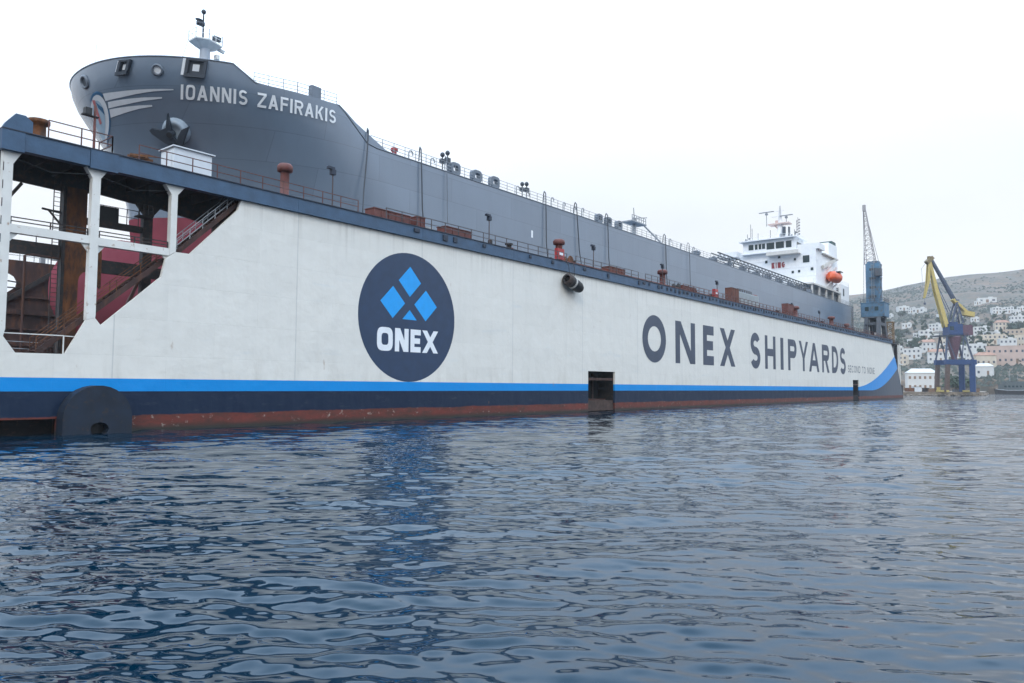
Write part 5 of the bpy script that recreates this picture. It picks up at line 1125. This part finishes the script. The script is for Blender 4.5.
# quay clutter
t = thing('skip', 'rusty open skip on the quay beside the dock end', 'skip', tuple(polar(909, 345, 1.76)))
p = polar(909, 345, 1.76); obj('tub', MB().bar((p.x-rv.x*1.8, p.y-rv.y*1.8, 2.7), (p.x+rv.x*1.8, p.y+rv.y*1.8, 2.7), 2, 1.7, 0), m_rusto, t)
for px, d, w_, h_, m2, lab in ((916, 346, 3.2, 2.2, m_cab, 'white box container on the quay in front of the quay house'), (925, 346, 2.2, 1.7, m_dark, 'dark machine crate on the quay in front of the quay house'), (931, 345, 3.6, 1.5, m_brown, 'low brown timber stack on the quay left of the crane'), (937, 344, 1.6, 2.3, m_yel, 'yellow machine box at the foot of the crane'), (956, 345, 3.0, 1.3, m_cgrey, 'grey steel box under the crane portal'), (975, 344, 2.4, 1.7, m_brown, 'brown box at the right foot of the crane')):
    p = polar(px, d, 1.76); t = thing('quay_box', lab, 'box', tuple(p)); mb = MB().bar(p-rv*w_/2+Vector((0, 0, h_/2)), p+rv*w_/2+Vector((0, 0, h_/2)), 2, h_); obj('body', mb, m2, t)
    obj('lid', MB().bar(p-rv*(w_/2+.1)+Vector((0, 0, h_+.08)), p+rv*(w_/2+.1)+Vector((0, 0, h_+.08)), 2.2, .14), m_dark, t)
# moored boat at the right edge
OBt = polar(1011, 462, 0); t = thing('moored_boat', 'dark hulled boat with grey upperworks moored at the right edge', 'boat', tuple(OBt))
def bt(a, d, z): return OBt+rv*a+fv*d+Vector((0, 0, z))
mb = MB(); V = []
for a, hw, zt in ((-11, .2, 3.4), (-9, 1.6, 3.0), (-5, 2.6, 2.5), (2, 2.8, 2.3), (9, 2.6, 2.5), (12, 2.0, 2.7)):
    V += [bt(a, -hw, zt), bt(a+(.8 if a < -8 else 0), -hw*.75, -.4), bt(a+(.8 if a < -8 else 0), hw*.75, -.4), bt(a, hw, zt)]
mb.add(V, [(i*4+k, i*4+(k+1) % 4, (i+1)*4+(k+1) % 4, (i+1)*4+k) for i in range(5) for k in range(4)]+[(0, 1, 2, 3), (23, 22, 21, 20)]); obj('hull', mb, m_dark, t)
mb = MB().bar(bt(-7, 0, 4.4), bt(11, 0, 4.4), 4.4, 3.8); mb.bar(bt(-5, 0, 7.2), bt(10, 0, 7.2), 3.8, 1.8); cab = obj('cabin', mb, mat('boat_grey', (.07, .085, .085), .5, var=.3), t)
for k in range(7): obj('window', MB().bar(bt(-6+k*2.4, -2.24, 4.9), bt(-4.6+k*2.4, -2.24, 4.9), .06, 1.1), m_glass, cab)
obj('mast', MB().tube([bt(-1, 0, 8.1), bt(-1, 0, 15)], .1, 6).tube([bt(4, 0, 8.1), bt(4, 0, 12.5)], .08, 6), m_galv, t); obj('gunwale', MB().bar(bt(-10.8, -1.2, 3.3), bt(-5, -2.66, 2.56), .12, .2).bar(bt(-5, -2.66, 2.56), bt(12, -2.1, 2.7), .12, .2), m_cab, t)
# trees
m_leaf = mat('leaves', (.045, .07, .035), .8, var=.5, scale=.6); m_leaf2 = mat('leaves_grey', (.07, .085, .055), .8, var=.45, scale=.6); m_bark = mat('bark', (.1, .075, .055), .9)
def tree_proto(name, h, rad, tall, leaf, n=260):
    t = thing(name, 'x', 'tree', (0, 0, 0)); mb = MB().tube([(0, 0, -1), (.1, 0, h*.35), (.15, .1, h*.6)], [.28, .2, .1], 6)
    for k in range(4): a = k*1.6; mb.tube([(.1, 0, h*.35), (rad*.5*math.cos(a), rad*.5*math.sin(a), h*.65)], [.12, .05], 5)
    obj('trunk', mb, m_bark, t); mb = MB(); cl = [(Vector((random.gauss(0, .45)*rad, random.gauss(0, .45)*rad, h*(.62+random.uniform(-.22, .3)*tall))), rad*random.uniform(.3, .55)) for _ in range(9)]
    for k in range(n):
        c, rr_ = random.choice(cl); d = Vector((random.gauss(0, 1), random.gauss(0, 1), random.gauss(0, 1))).normalized()*rr_*random.uniform(.6, 1.05); q = c+d; s_ = random.uniform(.3, .62)
        u = Vector((random.gauss(0, 1), random.gauss(0, 1), random.gauss(0, .6))).normalized(); v = u.cross(d.normalized()+Vector((.01, 0, 0))).normalized()
        mb.add([q-u*s_-v*s_*.6, q+u*s_-v*s_*.6, q+u*s_*.7+v*s_*.7, q-u*s_*.7+v*s_*.7], [(0, 1, 2, 3)])
    obj('crown', mb, leaf, t); return t
tp = [tree_proto('broadleaf_tree', 5, 2.6, 1, m_leaf), tree_proto('olive_tree', 4, 2.4, .8, m_leaf2), tree_proto('cypress_tree', 8, 1.1, 1.4, m_leaf)]
def hit(px, py):
    k = (px-512)/740; d = fw+rt*k+up*((341.5-py)/740); q = 450.0
    while q < 2400:
        p = Vector(CAM)+d*q
        if p.z <= terrain(p.x, p.y): return p
        q += 2
    return None
used = set(); rt_ = random.Random(11)
LAB = {0: 'dark broad tree growing among the hillside houses', 1: 'grey green olive tree growing on the dry slope', 2: 'slim dark cypress standing among the hillside houses'}
zones = [(905, 348, 14, 6, 9), (930, 352, 12, 5, 7), (975, 348, 11, 5, 16), (1000, 326, 8, 3, 6), (1012, 345, 12, 5, 8), (918, 336, 14, 5, 8), (990, 356, 14, 4, 8), (960, 346, 9, 6, 8), (1008, 322, 14, 4, 6), (945, 322, 20, 8, 8), (985, 330, 22, 8, 9), (910, 318, 12, 5, 5), (885, 326, 10, 6, 5), (1000, 362, 22, 3, 4), (965, 352, 10, 6, 8), (925, 345, 10, 5, 8), (985, 340, 8, 4, 8), (900, 340, 8, 8, 6), (1016, 330, 8, 6, 6)]
for zx, zy, sx, sy, n in zones:
    for _ in range(n):
        p = hit(rt_.gauss(zx, sx*.6), rt_.gauss(zy, sy*.6))
        if not p: continue
        k = rt_.choice((0, 0, 0, 1, 1, 2)); o = tp[k] if k not in used else dup(tp[k], (0, 0, 0)); used.add(k); s_ = rt_.uniform(.8, 1.7)
        o.location = (p.x, p.y, terrain(p.x, p.y)-.1); o.rotation_euler = (0, 0, rt_.uniform(0, 6)); o.scale = (s_, s_, s_*rt_.uniform(.85, 1.15)); o['label'] = LAB[k]; o['group'] = ('broad trees', 'olive trees', 'cypresses')[k]+' on the hillside'
for px, d, s_ in ((949, 425, 1.9), (955, 428, 2.1), (961, 424, 1.8)):
    p = polar(px, d); o = dup(tp[0], (p.x, p.y, 1.7), px, (s_, s_, s_*.85), 'dense dark green tree on the quay between the crane legs', 'trees on the quay')
# scrub
mb = MB(); rs_ = random.Random(3)
for k in range(15000):
    a = YAW-R(rs_.uniform(24, 42)); r = 575+900*rs_.random()**1.1; x, y = r*math.cos(a), r*math.sin(a)
    if math.sin(x*.021)+math.sin(y*.027+1)+math.sin((x+y)*.06)*.7 < rs_.uniform(-1.2, 1.6): continue
    s_ = rs_.uniform(.7, 2.2); z = terrain(x, y); mb.add([(x-s_, y, z), (x, y-s_, z), (x+s_, y, z), (x, y+s_, z), (x+rs_.uniform(-.4, .4), y, z+s_*1.1)], [(0, 1, 4), (1, 2, 4), (2, 3, 4), (3, 0, 4)])
tag(obj('scrub', mb, mat('scrub_leaf', (.05, .06, .045), .9, var=.4, scale=.1)), 'low scrub dotted over the dry hillside', 'scrub', kind='stuff')

# ================================================================== HAZE
hz = MB().box(-2560, 2560, -2560, 2560, -4, 300)
hm = bpy.data.materials.new('haze'); hm.use_nodes = True; t = hm.node_tree; t.nodes.clear()
ou = N(t, 'ShaderNodeOutputMaterial'); pv = N(t, 'ShaderNodeVolumePrincipled'); pv.inputs['Color'].default_value = (.9, .95, 1, 1); pv.inputs['Density'].default_value = .00016
t.links.new(pv.outputs[0], ou.inputs['Volume'])
o = obj('haze', hz, hm); o['kind'] = 'stuff'; o['label'] = 'pale sea haze that softens the far hillside'
